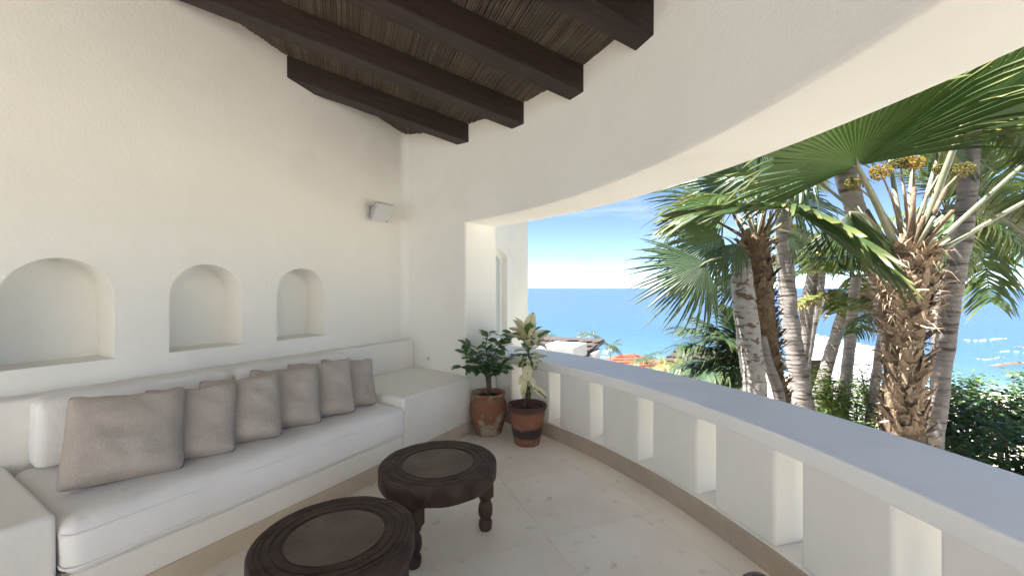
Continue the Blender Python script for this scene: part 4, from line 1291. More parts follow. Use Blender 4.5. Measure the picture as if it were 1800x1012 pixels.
def boot_mesh(name, mat, seed, L=1.0):
    """an old leaf base: a split, curved wedge standing off the trunk; +Z up the trunk, +X outwards"""
    rr = random.Random(seed)
    v, f = [], []
    for k, (z_, x_, w_) in enumerate(((0.0, 0.0, 0.75), (0.35, 0.10, 0.62), (0.7, 0.26, 0.42), (1.0, 0.46, 0.24))):
        w_ *= rr.uniform(0.85, 1.15); x_ *= rr.uniform(0.8, 1.25)
        v += [(x_, -w_, z_), (x_ + 0.16, 0, z_ + rr.uniform(-.05, .08)), (x_, w_, z_ + rr.uniform(-.08, .08)), (x_ - 0.13, 0, z_)]
    for k in range(3):
        for q in range(4): f.append((k * 4 + q, k * 4 + (q + 1) % 4, k * 4 + 4 + (q + 1) % 4, k * 4 + 4 + q))
    f.append((12, 13, 14, 15))
    # a ragged strip of fibre torn off one side
    b_ = len(v)
    s_ = rr.choice((-1, 1))
    v += [(0.1, 0.5 * s_, 0.35), (0.12, 0.30 * s_, 0.5), (0.55, 0.85 * s_, 0.75 + rr.uniform(-.5, .3)), (0.35, 1.0 * s_, 0.5)]
    f.append((b_, b_ + 1, b_ + 2, b_ + 3))
    me_ = bpy.data.meshes.new(name); me_.from_pydata(v, [], f); me_.update(); me_.materials.append(mat)
    return me_
BOOT = [boot_mesh('leaf_base', M['boot'], k) for k in range(5)]
BOOTD = [boot_mesh('leaf_base', M['boot_d'], 10 + k) for k in range(4)]

def add_boots(tr, path, rr_, z_lo, wid, hgt, meshes, seed, rowstep, per, flare=1.0):
    rs = random.Random(seed)
    last = None
    ang0 = 0
    L = 0.0
    cnt = 0
    for i in range(1, len(path)):
        L += (path[i] - path[i - 1]).length
        if L < rowstep: continue
        L = 0.0
        if path[i].z < z_lo: break
        ang0 += 2.4
        ax_ = (path[i - 1] - path[i]).normalized()
        top = max(0.0, 1 - i / (len(path) * 0.25))
        for k in range(per):
            a_ = ang0 + 2 * PI * k / per + rs.uniform(-0.18, 0.18)
            out = Vector((math.cos(a_), math.sin(a_), 0))
            out = (out - ax_ * out.dot(ax_)).normalized()
            y_ = ax_.cross(out)
            m_ = Matrix((out, y_, ax_)).transposed().to_4x4()
            o_ = bpy.data.objects.new('leaf_base', rs.choice(meshes)); COL.objects.link(o_)
            o_.parent = tr
            pos = path[i] + out * rr_[i] * 0.93 + ax_ * rs.uniform(-0.02, 0.02)
            s_ = rs.uniform(0.8, 1.3) * (rr_[i] / max(rr_)) ** 0.6
            o_.matrix_basis = Matrix.Translation(pos) @ m_ @ Matrix.Rotation(rs.uniform(-0.5, 0.5), 4, 'X') @ Matrix.Rotation(rs.uniform(-0.25, 0.55) * flare, 4, 'Y') @ Matrix.Diagonal((wid * s_ * 0.9, wid * s_, hgt * rs.uniform(0.7, 1.3), 1))
            cnt += 1
    return cnt

def cluster(root, c, r_, n_, mat, seed, stalk_from=None):
    rs = random.Random(seed)
    mb_ = MB()
    ico = [(0, 0, 1), (0.9, 0, 0.2), (-0.45, 0.78, 0.2), (-0.45, -0.78, 0.2), (0, 0, -0.9)]
    icf = [(0, 1, 2), (0, 2, 3), (0, 3, 1), (4, 2, 1), (4, 3, 2), (4, 1, 3)]
    for k in range(n_):
        while True:
            q = Vector((rs.uniform(-1, 1), rs.uniform(-1, 1), rs.uniform(-1, 1)))
            if q.length < 1: break
        q = Vector((q.x, q.y, q.z * 0.8)) * r_ + c
        s_ = rs.uniform(0.010, 0.017)
        mb_.add([q + Vector(a_) * s_ for a_ in ico], icf)
    o_ = mb_.build('fruit_cluster', mat, None, False)
    att(o_, root)
    if stalk_from:
        st_ = MB(); m_ = stalk_from.lerp(c, 0.55) + Vector((0, 0, 0.08))
        st_.tube([stalk_from, m_, c], [0.016, 0.012, 0.006], 6)
        s2 = st_.build('stalk', M['boot'], None, True); s2.parent = o_
    return o_

UP = Vector((0, 0, 1))
TOCAM = Vector((SY, -CYW, 0))       # horizontal direction back to the viewer
RIGHT = Vector((CYW, SY, 0))
# ---- big fan palm in front: shaggy trunk, golden fruit, broad fans overhead
D0 = 4.0
A, trA, pathA, rA, cA = palm([(1592, 432), (1592, 500), (1590, 600), (1588, 700), (1588, 800)], D0, [38, 55, 33, 36, 41], 'big fan palm in front with a shaggy trunk and golden fruit', M['trunk_in'], 0.06, False, 20)
n_b = add_boots(trA, pathA, rA, -0.45, 0.085, 0.15, BOOT, 3, 0.09, 12, 1.1)
crA = P(1592, 440, D0)
def off(h, r_, u_, b_): return h + RIGHT * r_ + UP * u_ + TOCAM * b_       # from a hub: right, up, towards the viewer
h = P(1507, 293, 3.62)
fan_frond(A, crA + Vector((-.06, -.05, -.05)), h, off(h, -0.62, 0.42, 0.66), UP * 1.0 + TOCAM * -0.4, FAN[0], 0.026, 0.03, 1.25)
h = P(1692, 222, 3.60)
fan_frond(A, crA + Vector((.05, -.06, -.05)), h, off(h, 0.26, 0.62, 0.74), UP * 1.0 + TOCAM * -0.3, FANU, 0.027, 0.02, 1.2)
h = P(1388, 367, 3.72)
fan_frond(A, crA + Vector((-.10, -.05, -.10)), h, off(h, -0.42, -0.06, 0.80), UP * 1.0 + RIGHT * 0.42, FAN[1], 0.015, 0.10, 1.22)
h = P(1494, 374, 3.85)
fan_frond(A, crA + Vector((-.10, -.06, -.10)), h, off(h, 0.02, -1.0, 0.12), TOCAM * 1.0 + RIGHT * -0.25, FAN[2], 0.014, 0.14, 0.66)
h = P(1412, 300, 4.3)
fan_frond(A, crA + Vector((-.05, .05, 0)), h, off(h, -0.7, 0.1, -0.3), UP + TOCAM * 0.5, FANB[2], 0.015, 0.03, 0.85)
h = P(1900, 205, 3.9)
fan_frond(A, crA + Vector((.10, -.03, -.08)), h, off(h, 1.0, 0.2, 0.3), UP, FAN[1], 0.016, 0.02, 1.0)
h = P(1905, 300, 4.0)
fan_frond(A, crA + Vector((.10, -.02, -.13)), h, off(h, 1.0, -0.1, 0.2), UP, FAN[1], 0.017, 0.02, 1.0)
h = P(1560, 255, 4.5)
fan_frond(A, crA + Vector((0, .06, 0)), h, off(h, -0.2, 1.0, -0.3), TOCAM + UP * 0.3, FANB[2], 0.020, 0.0, 1.0)
h = P(1655, 255, 4.6)
fan_frond(A, crA + Vector((.05, .06, 0)), h, off(h, 0.5, 0.8, -0.4), TOCAM + UP * 0.5, FANB[2], 0.018, 0.0, 0.95)
h = P(1612, 240, 4.3)
fan_frond(A, crA + Vector((0, .06, 0)), h, off(h, 0.0, 1.0, 0.1), TOCAM + UP * 0.3, FAN[0], 0.020, 0.0, 0.9)
for k, (x, y, d_, r_, m_) in enumerate(((1548, 304, 3.95, 0.095, 'fruit'), (1582, 286, 3.9, 0.075, 'fruit_g'), (1606, 288, 3.85, 0.085, 'fruit'), (1692, 300, 4.0, 0.095, 'fruit_g'), (1502, 324, 4.05, 0.085, 'fruit_g'), (1655, 300, 4.1, 0.07, 'fruit_g'))):
    cluster(A, P(x, y, d_), r_, 170, M[m_], 40 + k, crA + Vector((rnd.uniform(-.06, .06), rnd.uniform(-.06, .06), 0.02)))
def fibre(tr_, path_, rr_, n_, i0, i1, seed, mat, L=0.22):
    rs_ = random.Random(seed); mb_ = MB()
    for k_ in range(n_):
        i_ = rs_.randint(i0, min(i1, len(path_) - 2))
        a_ = rs_.uniform(0, 2 * PI)
        o_ = Vector((math.cos(a_), math.sin(a_), 0))
        p_ = path_[i_] + o_ * rr_[i_] * rs_.uniform(1.0, 1.22)
        l_ = L * rs_.uniform(0.4, 1.3); w_ = rs_.uniform(0.003, 0.010)
        sd = o_.cross(UP) * rs_.choice((-1, 1))
        d1 = (o_ * rs_.uniform(0.2, 1.0) + UP * rs_.uniform(-0.5, 0.8) + sd * rs_.uniform(-0.6, 0.6)).normalized()
        m_ = p_ + d1 * l_ * 0.5
        e_ = m_ + (d1 * 0.3 + UP * rs_.uniform(-1.0, 0.1)).normalized() * l_ * 0.5
        wv = d1.cross(o_ + UP * 0.3).normalized() * w_
        mb_.add([p_ - wv, p_ + wv, m_ + wv * 0.8, m_ - wv * 0.8, e_], [(0, 1, 2, 3), (3, 2, 4)])
    f_ = mb_.build('loose_fibre', mat, tr_); tag(f_, kind='stuff')
    return f_
fibre(trA, pathA, rA, 420, 1, 14, 4, M['boot'], 0.24)
fibre(trA, pathA, rA, 420, 12, 45, 5, M['boot'], 0.16)
# short cut leaf stalks standing in the crown
rs = random.Random(77)
for k in range(16):
    a_ = rs.uniform(0, 2 * PI); el_ = rs.uniform(0.75, 1.35); ln = rs.uniform(0.35, 0.75)
    d_ = Vector((math.cos(a_) * math.cos(el_), math.sin(a_) * math.cos(el_), math.sin(el_)))
    b_ = crA + Vector((math.cos(a_), math.sin(a_), 0)) * 0.09 + Vector((0, 0, -0.08))
    sm = MB(); sm.tube([b_, b_ + d_ * ln * 0.5, b_ + d_ * ln + Vector((0, 0, -0.02))], [0.034, 0.022, 0.016], 6)
    att(sm.build('leaf_stalk', M['boot_d'] if k % 3 else M['petiole'], None, True), A)

# ---- two fan palms left of it, trunks side by side
B, trB, pathB, rB, cB = palm([(1326, 418), (1330, 480), (1344, 560), (1362, 640), (1380, 720)], 5.2, [24, 28, 21, 11, 10], 'leaning fan palm with a brown shaggy trunk behind the pale spotted one', M['trunk_in'], 0.06, False, 16)
add_boots(trB, pathB, rB, -0.35, 0.080, 0.125, BOOTD, 5, 0.08, 9, 1.3)
crB = P(1328, 420, 5.2)
C_, trC, pathC, rC, cC = palm([(1302, 455), (1308, 530), (1318, 610), (1327, 700)], 4.9, [16, 22, 22, 22], 'fan palm with a smooth white trunk spotted brown', M['trunk_w'], 0.06, True, 18)
crC = P(1303, 450, 4.9)
up1 = UP + TOCAM * 0.5
h = P(1240, 462, 4.7)
fan_frond(C_, crC, h, off(h, -0.78, -0.52, 0.12), TOCAM * 1.0 + UP * 0.35, FANB[0], 0.012, 0.03, 0.92)
h = P(1272, 418, 5.0)
fan_frond(C_, crC, h, off(h, -0.9, -0.25, 0.0), TOCAM * 0.8 + UP * 0.6, FANB[0], 0.012, 0.04, 0.95)
h = P(1300, 428, 4.75)
fan_frond(C_, crC, h, off(h, -0.45, -0.9, 0.1), TOCAM * 1.0 + RIGHT * -0.2, FANB[1], 0.011, 0.04, 0.52)
h = P(1298, 478, 5.4)
fan_frond(C_, crC, h, off(h, -0.28, -1.0, 0.05), TOCAM * 1.0 + RIGHT * -0.1, FANB[1], 0.011, 0.02, 0.72)
h = P(1300, 352, 5.0)
fan_frond(B, crB, h, off(h, -0.85, 0.05, 0.35), UP + TOCAM * -0.1, FAN[1], 0.015, 0.03, 1.05)
h = P(1308, 320, 5.3)
fan_frond(B, crB, h, off(h, -0.6, 0.7, 0.0), TOCAM + UP * 0.4, FANB[2], 0.015, 0.0, 0.95)
h = P(1355, 320, 5.3)
fan_frond(B, crB, h, off(h, 0.4, 0.8, 0.1), TOCAM + UP * 0.4, FANB[2], 0.015, 0.0, 0.85)
h = P(1390, 352, 5.5)
fan_frond(B, crB, h, off(h, 0.9, 0.1, -0.1), UP * 0.6 + TOCAM * 0.7, FANB[2], 0.013, 0.05, 0.85)
h = P(1275, 360, 5.7)
fan_frond(B, crB, h, off(h, -0.9, -0.2, -0.3), UP * 0.7 + TOCAM * 0.6, FANB[0], 0.013, 0.05, 0.95)
h = P(1330, 330, 5.8)
fan_frond(B, crB, h, off(h, 0.0, 1.0, -0.3), UP * 0.5 + TOCAM, FAN[0], 0.013, 0.05, 0.85)
h = P(1384, 408, 5.2)
fan_frond(B, crB, h, off(h, 0.8, -0.55, 0.1), TOCAM + UP * 0.4, FANB[1], 0.012, 0.06, 0.60)
h = P(1255, 355, 6.0)
fan_frond(B, crB, h, off(h, -1.0, 0.12, 0.0), UP * 0.5 + TOCAM * 0.8, FANB[0], 0.012, 0.06, 0.95)
for k in range(10):
    a_ = rs.uniform(0, 2 * PI); el_ = rs.uniform(0.6, 1.3); ln = rs.uniform(0.3, 0.6)
    d_ = Vector((math.cos(a_) * math.cos(el_), math.sin(a_) * math.cos(el_), math.sin(el_)))
    b_ = crB + Vector((math.cos(a_), math.sin(a_), 0)) * 0.09
    sm = MB(); sm.tube([b_, b_ + d_ * ln * 0.5, b_ + d_ * ln], [0.030, 0.020, 0.014], 6)
    att(sm.build('leaf_stalk', M['petiole'] if k % 2 else M['boot_d'], None, True), B)
fibre(trB, pathB, rB, 380, 1, 30, 6, M['boot_d'], 0.18)
Dp, *_ = palm([(1338, 590), (1350, 640), (1372, 712)], 5.05, [9, 10, 11], 'thin ringed trunk just right of the white spotted palm', M['trunk'], 0.07)

# ---- feather palms with bare ringed trunks
def crown_feather(root, c, n_, L, kind, seed, el=(-0.3, 0.9), meshes=PIN, only=None):
    rs_ = random.Random(seed)
    for k in range(n_):
        a_ = 2 * PI * k / n_ + rs_.uniform(-0.25, 0.25)
        e_ = rs_.uniform(*el)
        d_ = Vector((math.cos(a_) * math.cos(e_), math.sin(a_) * math.cos(e_), math.sin(e_)))
        if only and not only(d_): continue
        feather(root, c, c + d_, rs_.choice(meshes[kind]), UP, L * rs_.uniform(0.8, 1.1))
T3, _, _, _, c3 = palm([(1376, 330), (1380, 430), (1388, 560), (1412, 715)], 6.6, [15, 16, 16, 20], 'straight grey ringed palm trunk right of the shaggy leaning palm', M['trunk'])
crown_feather(T3, c3, 11, 1.9, 'g', 3, (0.1, 1.1))
T4, _, _, _, c4 = palm([(1436, 452), (1424, 510), (1413, 600), (1405, 690)], 9.0, [10, 12, 12, 13], 'pale ringed palm with yellow green fronds behind the grey trunk', M['trunk'])
crown_feather(T4, c4, 11, 1.35, 'y', 4, (-0.1, 0.9))
T5, _, _, _, c5 = palm([(1447, 458), (1440, 520), (1424, 600), (1414, 690)], 10.5, [7, 8, 8, 9], 'slender ringed palm trunk farthest back in the clump', M['trunk'])
crown_feather(T5, c5, 9, 1.5, 'g', 5, (-0.2, 0.8))
T6, _, _, _, c6 = palm([(1492, 520), (1476, 570), (1452, 650), (1437, 720)], 8.4, [11, 11, 12, 12], 'ringed palm trunk leaning to the right above the bright shrub', M['trunk'])
crown_feather(T6, c6, 9, 1.2, 'y', 6, (-0.5, 0.5))
T7, _, _, _, c7 = palm([(1504, 488), (1498, 560), (1490, 640), (1480, 735)], 7.4, [10, 11, 11, 12], 'upright grey ringed palm trunk just left of the big fan palm', M['trunk'])
crown_feather(T7, c7, 9, 1.15, 'g', 7, (-0.2, 0.9))
T8, _, _, _, c8 = palm([(1556, 560), (1542, 650), (1528, 750)], 6.6, [9, 9, 10], 'short pale trunk foot at the left side of the big fan palm', M['trunk'])
crown_feather(T8, c8, 6, 0.9, 'g', 8, (0.2, 1.0))
T9, _, _, _, c9 = palm([(1472, 250), (1486, 310), (1508, 380), (1545, 480), (1590, 760)], 5.6, [20, 20, 20, 20, 22], 'stout grey ringed trunk rising behind the fan fronds', M['trunk'])
crown_feather(T9, c9, 10, 2.0, 'g', 9, (0.2, 1.0))
T10, _, _, _, c10 = palm([(1711, 205), (1704, 300), (1692, 410), (1667, 560), (1653, 690), (1642, 800)], 4.7, [17, 18, 21, 20, 18, 18], 'thick grey ringed palm leaning right behind the big fan palm', M['trunk'], 0.06, True, 22)
for (x, y, d_, m_) in ((1850, 235, 4.6, 1), (1900, 160, 4.9, 0), (1800, 250, 5.6, 1), (1560, 180, 5.2, 0), (1600, 90, 4.4, 2), (1730, 40, 4.2, 2)):
    feather(T10, c10, P(x, y, d_), PIN['g'][m_])
T11, _, _, _, c11 = palm([(1662, 372), (1660, 450), (1655, 560), (1650, 720)], 7.2, [14, 15, 16, 17], 'feather palm half hidden behind the leaning trunk, fronds spreading right', M['trunk'])
for (x, y, d_, m_) in ((1810, 250, 7.0, 2), (1850, 300, 6.8, 0), (1860, 380, 6.6, 2), (1840, 435, 6.3, 0), (1780, 470, 7.6, 1), (1720, 260, 7.6, 0), (1600, 290, 7.4, 0), (1540, 360, 7.6, 1), (1700, 440, 6.4, 1), (1760, 400, 8.0, 0), (1640, 250, 7.0, 2), (1580, 430, 7.8, 1), (1815, 340, 7.8, 1)):
    feather(T11, c11, P(x, y, d_), PIN['g'][m_])

# ---- bushy date-like palm low on the left of the clump
G, _, _, _, cG = palm([(1312, 655), (1314, 700)], 11.5, [14, 16], 'bushy low palm with dark arching fronds left of the spotted trunk', M['trunk_in'])
for k, (x, y, d_, m_) in enumerate(((1205, 552, 11.2, 0), (1238, 545, 11.8, 0), (1262, 540, 11.0, 2), (1195, 585, 11.0, 0), (1190, 612, 11.6, 1), (1215, 632, 10.8, 1), (1200, 655, 10.6, 1), (1235, 668, 10.3, 1), (1290, 540, 12.2, 2), (1340, 560, 12, 0), (1260, 690, 10.2, 1), (1180, 628, 12, 0), (1225, 600, 10.4, 1), (1380, 600, 12, 1), (1232, 572, 12.2, 2), (1270, 570, 10.2, 0), (1250, 640, 10.0, 1))):
    feather(G, cG + Vector((rs.uniform(-.1, .1), rs.uniform(-.1, .1), 0)), P(x, y, d_), PIN['d'][m_])

# ---- far palms among the roofs
def far_palm(px, py, d, L, label, kind='g', n_=9, trunk_h=3.0, tr=0.09):
    c = P(px, py, d)
    root = empty('palm_tree', (c.x, c.y, c.z - trunk_h))
    tag(root, label, 'palm tree', 'small palms down the hillside')
    tb = MB(); tb.tube([Vector((c.x, c.y, c.z - trunk_h)), Vector((c.x + 0.05, c.y, c.z - trunk_h * 0.5)), c], [tr * 1.3, tr, tr * 0.9], 8)
    att(tb.build('trunk', M['trunk'], None, True), root)
    crown_feather(root, c, n_, L, kind, int(px), (-0.35, 0.8), PINS)
    return root
far_palm(1073, 610, 58, 2.3, 'small palm standing above the left end of the red roof', 'd', 11, 14)
far_palm(1132, 634, 38, 2.0, 'small palm in front of the red roof', 'd', 12, 8)
far_palm(1170, 642, 22, 0.95, 'yellow leaved little palm right of the red roof', 'y', 11, 4)
far_palm(1104, 648, 34, 1.0, 'low yellowish palm at the foot of the red roof', 'y', 9, 5)
far_palm(952, 588, 95, 2.4, 'first tiny palm above the thatched roof, counting from the pillar', 'd', 8, 18)
far_palm(964, 590, 92, 2.3, 'second tiny palm above the thatched roof, counting from the pillar', 'd', 8, 18)
far_palm(1025, 589, 96, 2.4, 'third tiny palm above the thatched roof, counting from the pillar', 'd', 8, 18)
far_palm(1044, 591, 92, 2.5, 'tiny palm above the right tip of the thatched roof', 'd', 8, 18)
far_palm(1781, 655, 120, 2.6, 'lone tiny palm on the beach at the right edge', 'g', 9, 5, 0.16)
far_palm(1212, 612, 24, 1.1, 'grey green palm behind the small thatched shelter', 'd', 10, 4)
far_palm(1195, 652, 19, 0.9, 'low green palm below the small thatched shelter', 'y', 10, 3)

# ================================================================== roofs on the hillside
def thatch_house(ptsq, thick, rows, label, mats=M['thatch'], name='thatched_roof_house', base=None):
    """a sloping roof given by its four corners (back-left, back-right, front-right, front-left), laid in thatch courses"""
    bl, br, fr, flp = ptsq
    root = empty(name, ((bl.x + fr.x) / 2, (bl.y + fr.y) / 2, min(fr.z, flp.z) - 2.5))
    tag(root, label, 'house')
    nrm = (br - bl).cross(flp - bl).normalized()
    if nrm.z < 0: nrm = -nrm
    rs_ = random.Random(len(label))
    for k in range(rows):
        a_, b_ = k / rows, (k + 1.25) / rows
        N = 26
        v_, f_ = [], []
        for i in range(N + 1):
            t_ = i / N
            lo_ = bl.lerp(br, t_).lerp(flp.lerp(fr, t_), a_)
            hi_ = bl.lerp(br, t_).lerp(flp.lerp(fr, t_), min(1.04, b_ + rs_.uniform(-0.05, 0.05)))
            lift = 0.02 + rs_.uniform(0, 0.05)
            v_ += [lo_ + nrm * 0.02, hi_ + nrm * (thick * 0.55 + lift), hi_ - nrm * 0.06, lo_ - nrm * 0.08]
        for i in range(N):
            for q in range(4): f_.append((i * 4 + q, i * 4 + (q + 1) % 4, i * 4 + 4 + (q + 1) % 4, i * 4 + 4 + q))
        f_ += [(0, 3, 2, 1), (N * 4, N * 4 + 1, N * 4 + 2, N * 4 + 3)]
        att(mk('thatch_course', v_, f_, mats), root)
    return root, nrm
# near palapa beside the pillar, with a white block in front of it
d_ = 30
TH, nr = thatch_house((P(905, 590, 32), P(1062, 597, 30.5), P(1026, 627, 26), P(900, 622, 27)), 0.16, 4, 'house with a grey thatched roof and white chimney block beyond the corner')
def quadbox(name, a_, b_, c_, e_, h, mat, root, bev=0.04):
    """upright block from four base corners"""
    v_ = [a_, b_, c_, e_] + [q + Vector((0, 0, h)) for q in (a_, b_, c_, e_)]
    return att(mk(name, v_, [(3, 2, 1, 0), (4, 5, 6, 7), (0, 1, 5, 4), (1, 2, 6, 5), (2, 3, 7, 6), (3, 0, 4, 7)], mat, None, bevel=bev), root)
b0 = P(958, 612, 25.2)
zt_ = -2.05
def gp2(px, d): q = P(px, 600, d); q.z = zt_ - 2.5; return q
quadbox('chimney_block', gp2(942, 24.6), gp2(1008, 24.2), gp2(1032, 26.6), gp2(975, 27.4), 2.5, M['white_wall'], TH)
quadbox('wall', gp2(1010, 27.2), gp2(1048, 26.8), gp2(1056, 29.0), gp2(1020, 29.5), 1.75, M['white_wall'], TH)
quadbox('wall', gp2(905, 28.5), gp2(1008, 28.2), gp2(1015, 30), gp2(905, 31), 1.9, M['white_wall'], TH)
bm_ = MB(); bm_.tube([P(1063, 598, 30.4) + Vector((0, 0, -.1)), P(1027, 629, 25.9) + Vector((0, 0, -.1))], 0.07, 6)
att(bm_.build('edge_pole', M['dark_in'], None), TH)
# red tiled house
RH = empty('red_roof_house', tuple(P(1112, 680, 62)))
tag(RH, 'white house with a low red tiled roof among small palms', 'house')
ra, rb, rc_, rd = P(1058, 634, 66), P(1168, 640, 66), P(1172, 662, 58), P(1050, 660, 58)
r0, r1_ = P(1088, 624, 62.5), P(1112, 622, 62.5)
def roof_face(name, pl, rows):
    """one tiled slope, its tile rows standing proud"""
    mb_ = MB()
    a_, b_, c_, e_ = pl                       # ridge-left, ridge-right, eave-right, eave-left
    nn_ = (b_ - a_ + (c_ - e_)).cross(e_ - a_).normalized()
    if nn_.z < 0: nn_ = -nn_
    for k in range(rows):
        t0, t1 = k / rows, (k + 1.0) / rows
        for q, (u0, u1) in enumerate(((0, 1),)):
            p1, p2 = a_.lerp(e_, t0), b_.lerp(c_, t0)
            p3, p4 = b_.lerp(c_, t1), a_.lerp(e_, t1)
            mb_.add([p1, p2, p3 + nn_ * 0.10, p4 + nn_ * 0.10, p3, p4], [(0, 1, 2, 3), (3, 2, 4, 5)])
    return att(mb_.build(name, M['redtile'], None), RH)
roof_face('roof_slope', (r0, r1_, rc_, rd), 7)
roof_face('roof_slope', (r0, r0 + Vector((0.1, 0.1, 0)), rd, ra), 6)
roof_face('roof_slope', (r1_, r1_ + Vector((0.1, 0.1, 0)), rc_, rb), 6)
roof_face('roof_slope', (r1_, r0, ra, rb), 4)
g1, g2 = P(1068, 668, 57.5), P(1160, 668, 57.5)
quadbox('wall', Vector((rd.x, rd.y, rd.z - 3)).lerp(Vector((rc_.x, rc_.y, rc_.z - 3)), 0.05), Vector((rd.x, rd.y, rd.z - 3)).lerp(Vector((rc_.x, rc_.y, rc_.z - 3)), 0.95), Vector((rb.x, rb.y, rc_.z - 3)), Vector((ra.x, ra.y, rd.z - 3)), 2.9, M['white_wall'], RH)
quadbox('chimney', P(1066, 640, 57) + Vector((0, 0, -1.2)), P(1076, 640, 57) + Vector((0, 0, -1.2)), P(1076, 640, 57.8) + Vector((0, 0, -1.2)), P(1066, 640, 57.8) + Vector((0, 0, -1.2)), 1.35, M['white_wall'], RH, 0.05)
# small thatched shelter among the fronds
SH, nr2 = thatch_house((P(1195, 612, 27), P(1285, 622, 26), P(1270, 642, 23.5), P(1163, 637, 24.5)), 0.16, 3, 'small grey thatched shelter among the palm fronds', M['thatch'], 'thatched_shelter')
bm_ = MB(); bm_.tube([P(1172, 640, 24.3), P(1262, 645, 23.6)], 0.10, 6)
att(bm_.build('eave_beam', M['dark_in'], None), SH)
for x_, dd in ((1180, 24.6), (1255, 24.0)):
    q = P(x_, 640, dd); bm_ = MB(); bm_.tube([Vector((q.x, q.y, q.z - 3.2)), q], 0.09, 8); att(bm_.build('post', M['dark_in'], None), SH)
# cabana with a cream drape beside the spotted trunk
CB = empty('cabana', tuple(P(1296, 730, 14)))
tag(CB, 'cabana with a cream drape gathered against a dark post', 'cabana')
bm_ = MB(); bm_.tube([P(1303, 640, 14), P(1303, 740, 14)], 0.055, 8); att(bm_.build('post', M['dark_in'], None), CB)
v_, f_ = [], []
N = 22
for i in range(N + 1):
    for k in range(9):
        t_ = i / N; s_ = k / 8
        wv = 34 - 22 * min(1, s_ * 1.3)
        q = P(1299 - wv * (1 - t_), 640 + 100 * s_, 14 + 0.06 * math.sin(t_ * 26 + s_ * 2))
        v_.append(q)
for i in range(N):
    for k in range(8): f_.append((i * 9 + k, i * 9 + 9 + k, i * 9 + 10 + k, i * 9 + k + 1))
o = att(mk('drape', v_, f_, M['drape'], None, True), CB)
sm_ = o.modifiers.new('solid', 'SOLIDIFY'); sm_.thickness = 0.01
bm_ = MB(); bm_.tube([P(1255, 640, 14), P(1345, 640, 14)], 0.06, 8); att(bm_.build('rail', M['dark_in'], None), CB)
# white stepped wall of pilasters behind the trunks
WW = empty('white_garden_wall', tuple(P(1480, 720, 17)))
tag(WW, 'bright white panelled wall sloping down behind the ringed trunks', 'wall')
Nn = 9
for i in range(Nn):
    t0, t1 = i / Nn, (i + 0.955) / Nn
    a_ = P(1424 + 112 * t0, 589 + 24 * t0, 19 - 3 * t0); b_ = P(1424 + 112 * t1, 589 + 24 * t0, 19 - 3 * t1)
    a2 = a_ + Vector((0.12, 0.25, 0)); b2 = b_ + Vector((0.12, 0.25, 0))
    dz = Vector((0, 0, -3.4))
    att(mk('panel', [a_ + dz, b_ + dz, b2 + dz, a2 + dz, a_, b_, b2, a2], [(3, 2, 1, 0), (4, 5, 6, 7), (0, 1, 5, 4), (1, 2, 6, 5), (2, 3, 7, 6), (3, 0, 4, 7)], M['white_wall'], None, bevel=0.012), WW)
HD = empty('reed_screen', tuple(P(1430, 720, 13)))
tag(HD, 'dark brushwood screen between the ringed trunks', 'screen')
mb_ = MB()
for i in range(70):
    x = 1395 + 66 * i / 70
    q = P(x, 634 + 3 * noise.noise(Vector((i * 0.7, 0, 0))), 13 + 0.05 * noise.noise(Vector((i, 3, 0))))
    mb_.tube([q, Vector((q.x, q.y, q.z - 2.6))], 0.015, 5)
o = att(mb_.build('brushwood', M['dark_in'], None), HD); tag(o, kind='stuff')
q0, q1 = P(1394, 637, 13.03), P(1462, 637, 13.03)
bm_ = MB(); bm_.tube([q0 + Vector((0, 0, -.3)), q1 + Vector((0, 0, -.3))], 0.03, 6); att(bm_.build('rail', M['boot'], None), HD)

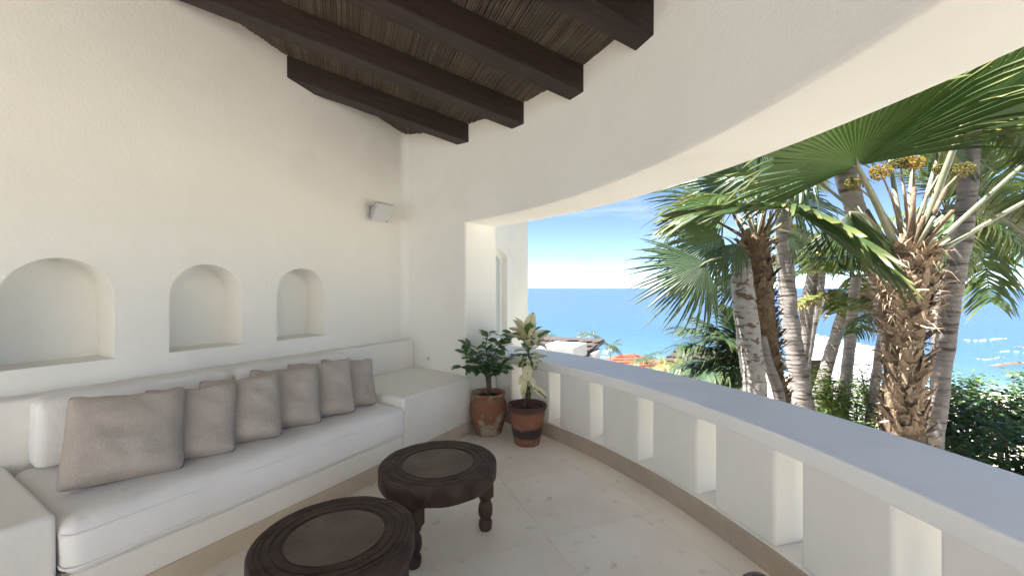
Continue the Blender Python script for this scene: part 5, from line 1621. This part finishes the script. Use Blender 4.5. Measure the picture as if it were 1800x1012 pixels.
# ================================================================== shrubs
def shrub(px, py, d, rx, ry, rz, n_, ls, mat, label, seed, trunk=True):
    """leafy shrub: many leaf blades gathered in clumps on twigs through an uneven crown"""
    c = P(px, py, d)
    gz = ground_z(c.x, c.y)
    root = empty('garden_shrub', (c.x, c.y, gz))
    tag(root, label, 'shrub', 'shrubs under the palms')
    rs_ = random.Random(seed)
    v_, f_ = [], []
    ncl = max(8, n_ // 26)
    tw = MB()
    for k in range(ncl):
        while True:
            q = Vector((rs_.uniform(-1, 1), rs_.uniform(-1, 1), rs_.uniform(-1, 1)))
            if 0.25 < q.length < 1: break
        bump_ = 0.8 + 0.5 * noise.noise(q * 2.2 + Vector((seed, 0, 0)))
        cc = c + Vector((q.x * rx, q.y * ry, q.z * rz)) * bump_
        if k % 3 == 0:
            tw.tube([c + Vector((0, 0, -rz * 0.8)), c.lerp(cc, 0.6), cc], [0.016, 0.009, 0.004], 4, False)
        main = rs_.uniform(0, 2 * PI)
        for j in range(26):
            o_ = Vector((rs_.gauss(0, 1), rs_.gauss(0, 1), rs_.gauss(0, 0.75))) * (0.14 * (rx + rz))
            p_ = cc + o_
            a_ = rs_.uniform(0, 2 * PI)
            d2 = Vector((math.cos(a_), math.sin(a_), rs_.uniform(-0.7, 0.4))).normalized()
            w2 = d2.cross(Vector((rs_.uniform(-.5, .5), rs_.uniform(-.5, .5), 1))).normalized()
            l_ = ls * rs_.uniform(0.7, 1.3); ww = l_ * 0.27
            nrm_ = d2.cross(w2)
            b_ = len(v_)
            v_ += [p_, p_ + d2 * l_ * 0.5 + w2 * ww - nrm_ * l_ * 0.06, p_ + d2 * l_ - nrm_ * l_ * 0.05, p_ + d2 * l_ * 0.5 - w2 * ww - nrm_ * l_ * 0.06, p_ + d2 * l_ * 0.5]
            f_ += [(b_, b_ + 1, b_ + 4), (b_ + 1, b_ + 2, b_ + 4), (b_ + 2, b_ + 3, b_ + 4), (b_ + 3, b_, b_ + 4)]
    att(mk('foliage', v_, f_, mat), root)
    tw.tube([Vector((c.x, c.y, gz - 0.1)), c + Vector((0, 0, -rz * 0.7))], [0.05, 0.03], 6)
    att(tw.build('stems', M['bark'], None), root)
    return root
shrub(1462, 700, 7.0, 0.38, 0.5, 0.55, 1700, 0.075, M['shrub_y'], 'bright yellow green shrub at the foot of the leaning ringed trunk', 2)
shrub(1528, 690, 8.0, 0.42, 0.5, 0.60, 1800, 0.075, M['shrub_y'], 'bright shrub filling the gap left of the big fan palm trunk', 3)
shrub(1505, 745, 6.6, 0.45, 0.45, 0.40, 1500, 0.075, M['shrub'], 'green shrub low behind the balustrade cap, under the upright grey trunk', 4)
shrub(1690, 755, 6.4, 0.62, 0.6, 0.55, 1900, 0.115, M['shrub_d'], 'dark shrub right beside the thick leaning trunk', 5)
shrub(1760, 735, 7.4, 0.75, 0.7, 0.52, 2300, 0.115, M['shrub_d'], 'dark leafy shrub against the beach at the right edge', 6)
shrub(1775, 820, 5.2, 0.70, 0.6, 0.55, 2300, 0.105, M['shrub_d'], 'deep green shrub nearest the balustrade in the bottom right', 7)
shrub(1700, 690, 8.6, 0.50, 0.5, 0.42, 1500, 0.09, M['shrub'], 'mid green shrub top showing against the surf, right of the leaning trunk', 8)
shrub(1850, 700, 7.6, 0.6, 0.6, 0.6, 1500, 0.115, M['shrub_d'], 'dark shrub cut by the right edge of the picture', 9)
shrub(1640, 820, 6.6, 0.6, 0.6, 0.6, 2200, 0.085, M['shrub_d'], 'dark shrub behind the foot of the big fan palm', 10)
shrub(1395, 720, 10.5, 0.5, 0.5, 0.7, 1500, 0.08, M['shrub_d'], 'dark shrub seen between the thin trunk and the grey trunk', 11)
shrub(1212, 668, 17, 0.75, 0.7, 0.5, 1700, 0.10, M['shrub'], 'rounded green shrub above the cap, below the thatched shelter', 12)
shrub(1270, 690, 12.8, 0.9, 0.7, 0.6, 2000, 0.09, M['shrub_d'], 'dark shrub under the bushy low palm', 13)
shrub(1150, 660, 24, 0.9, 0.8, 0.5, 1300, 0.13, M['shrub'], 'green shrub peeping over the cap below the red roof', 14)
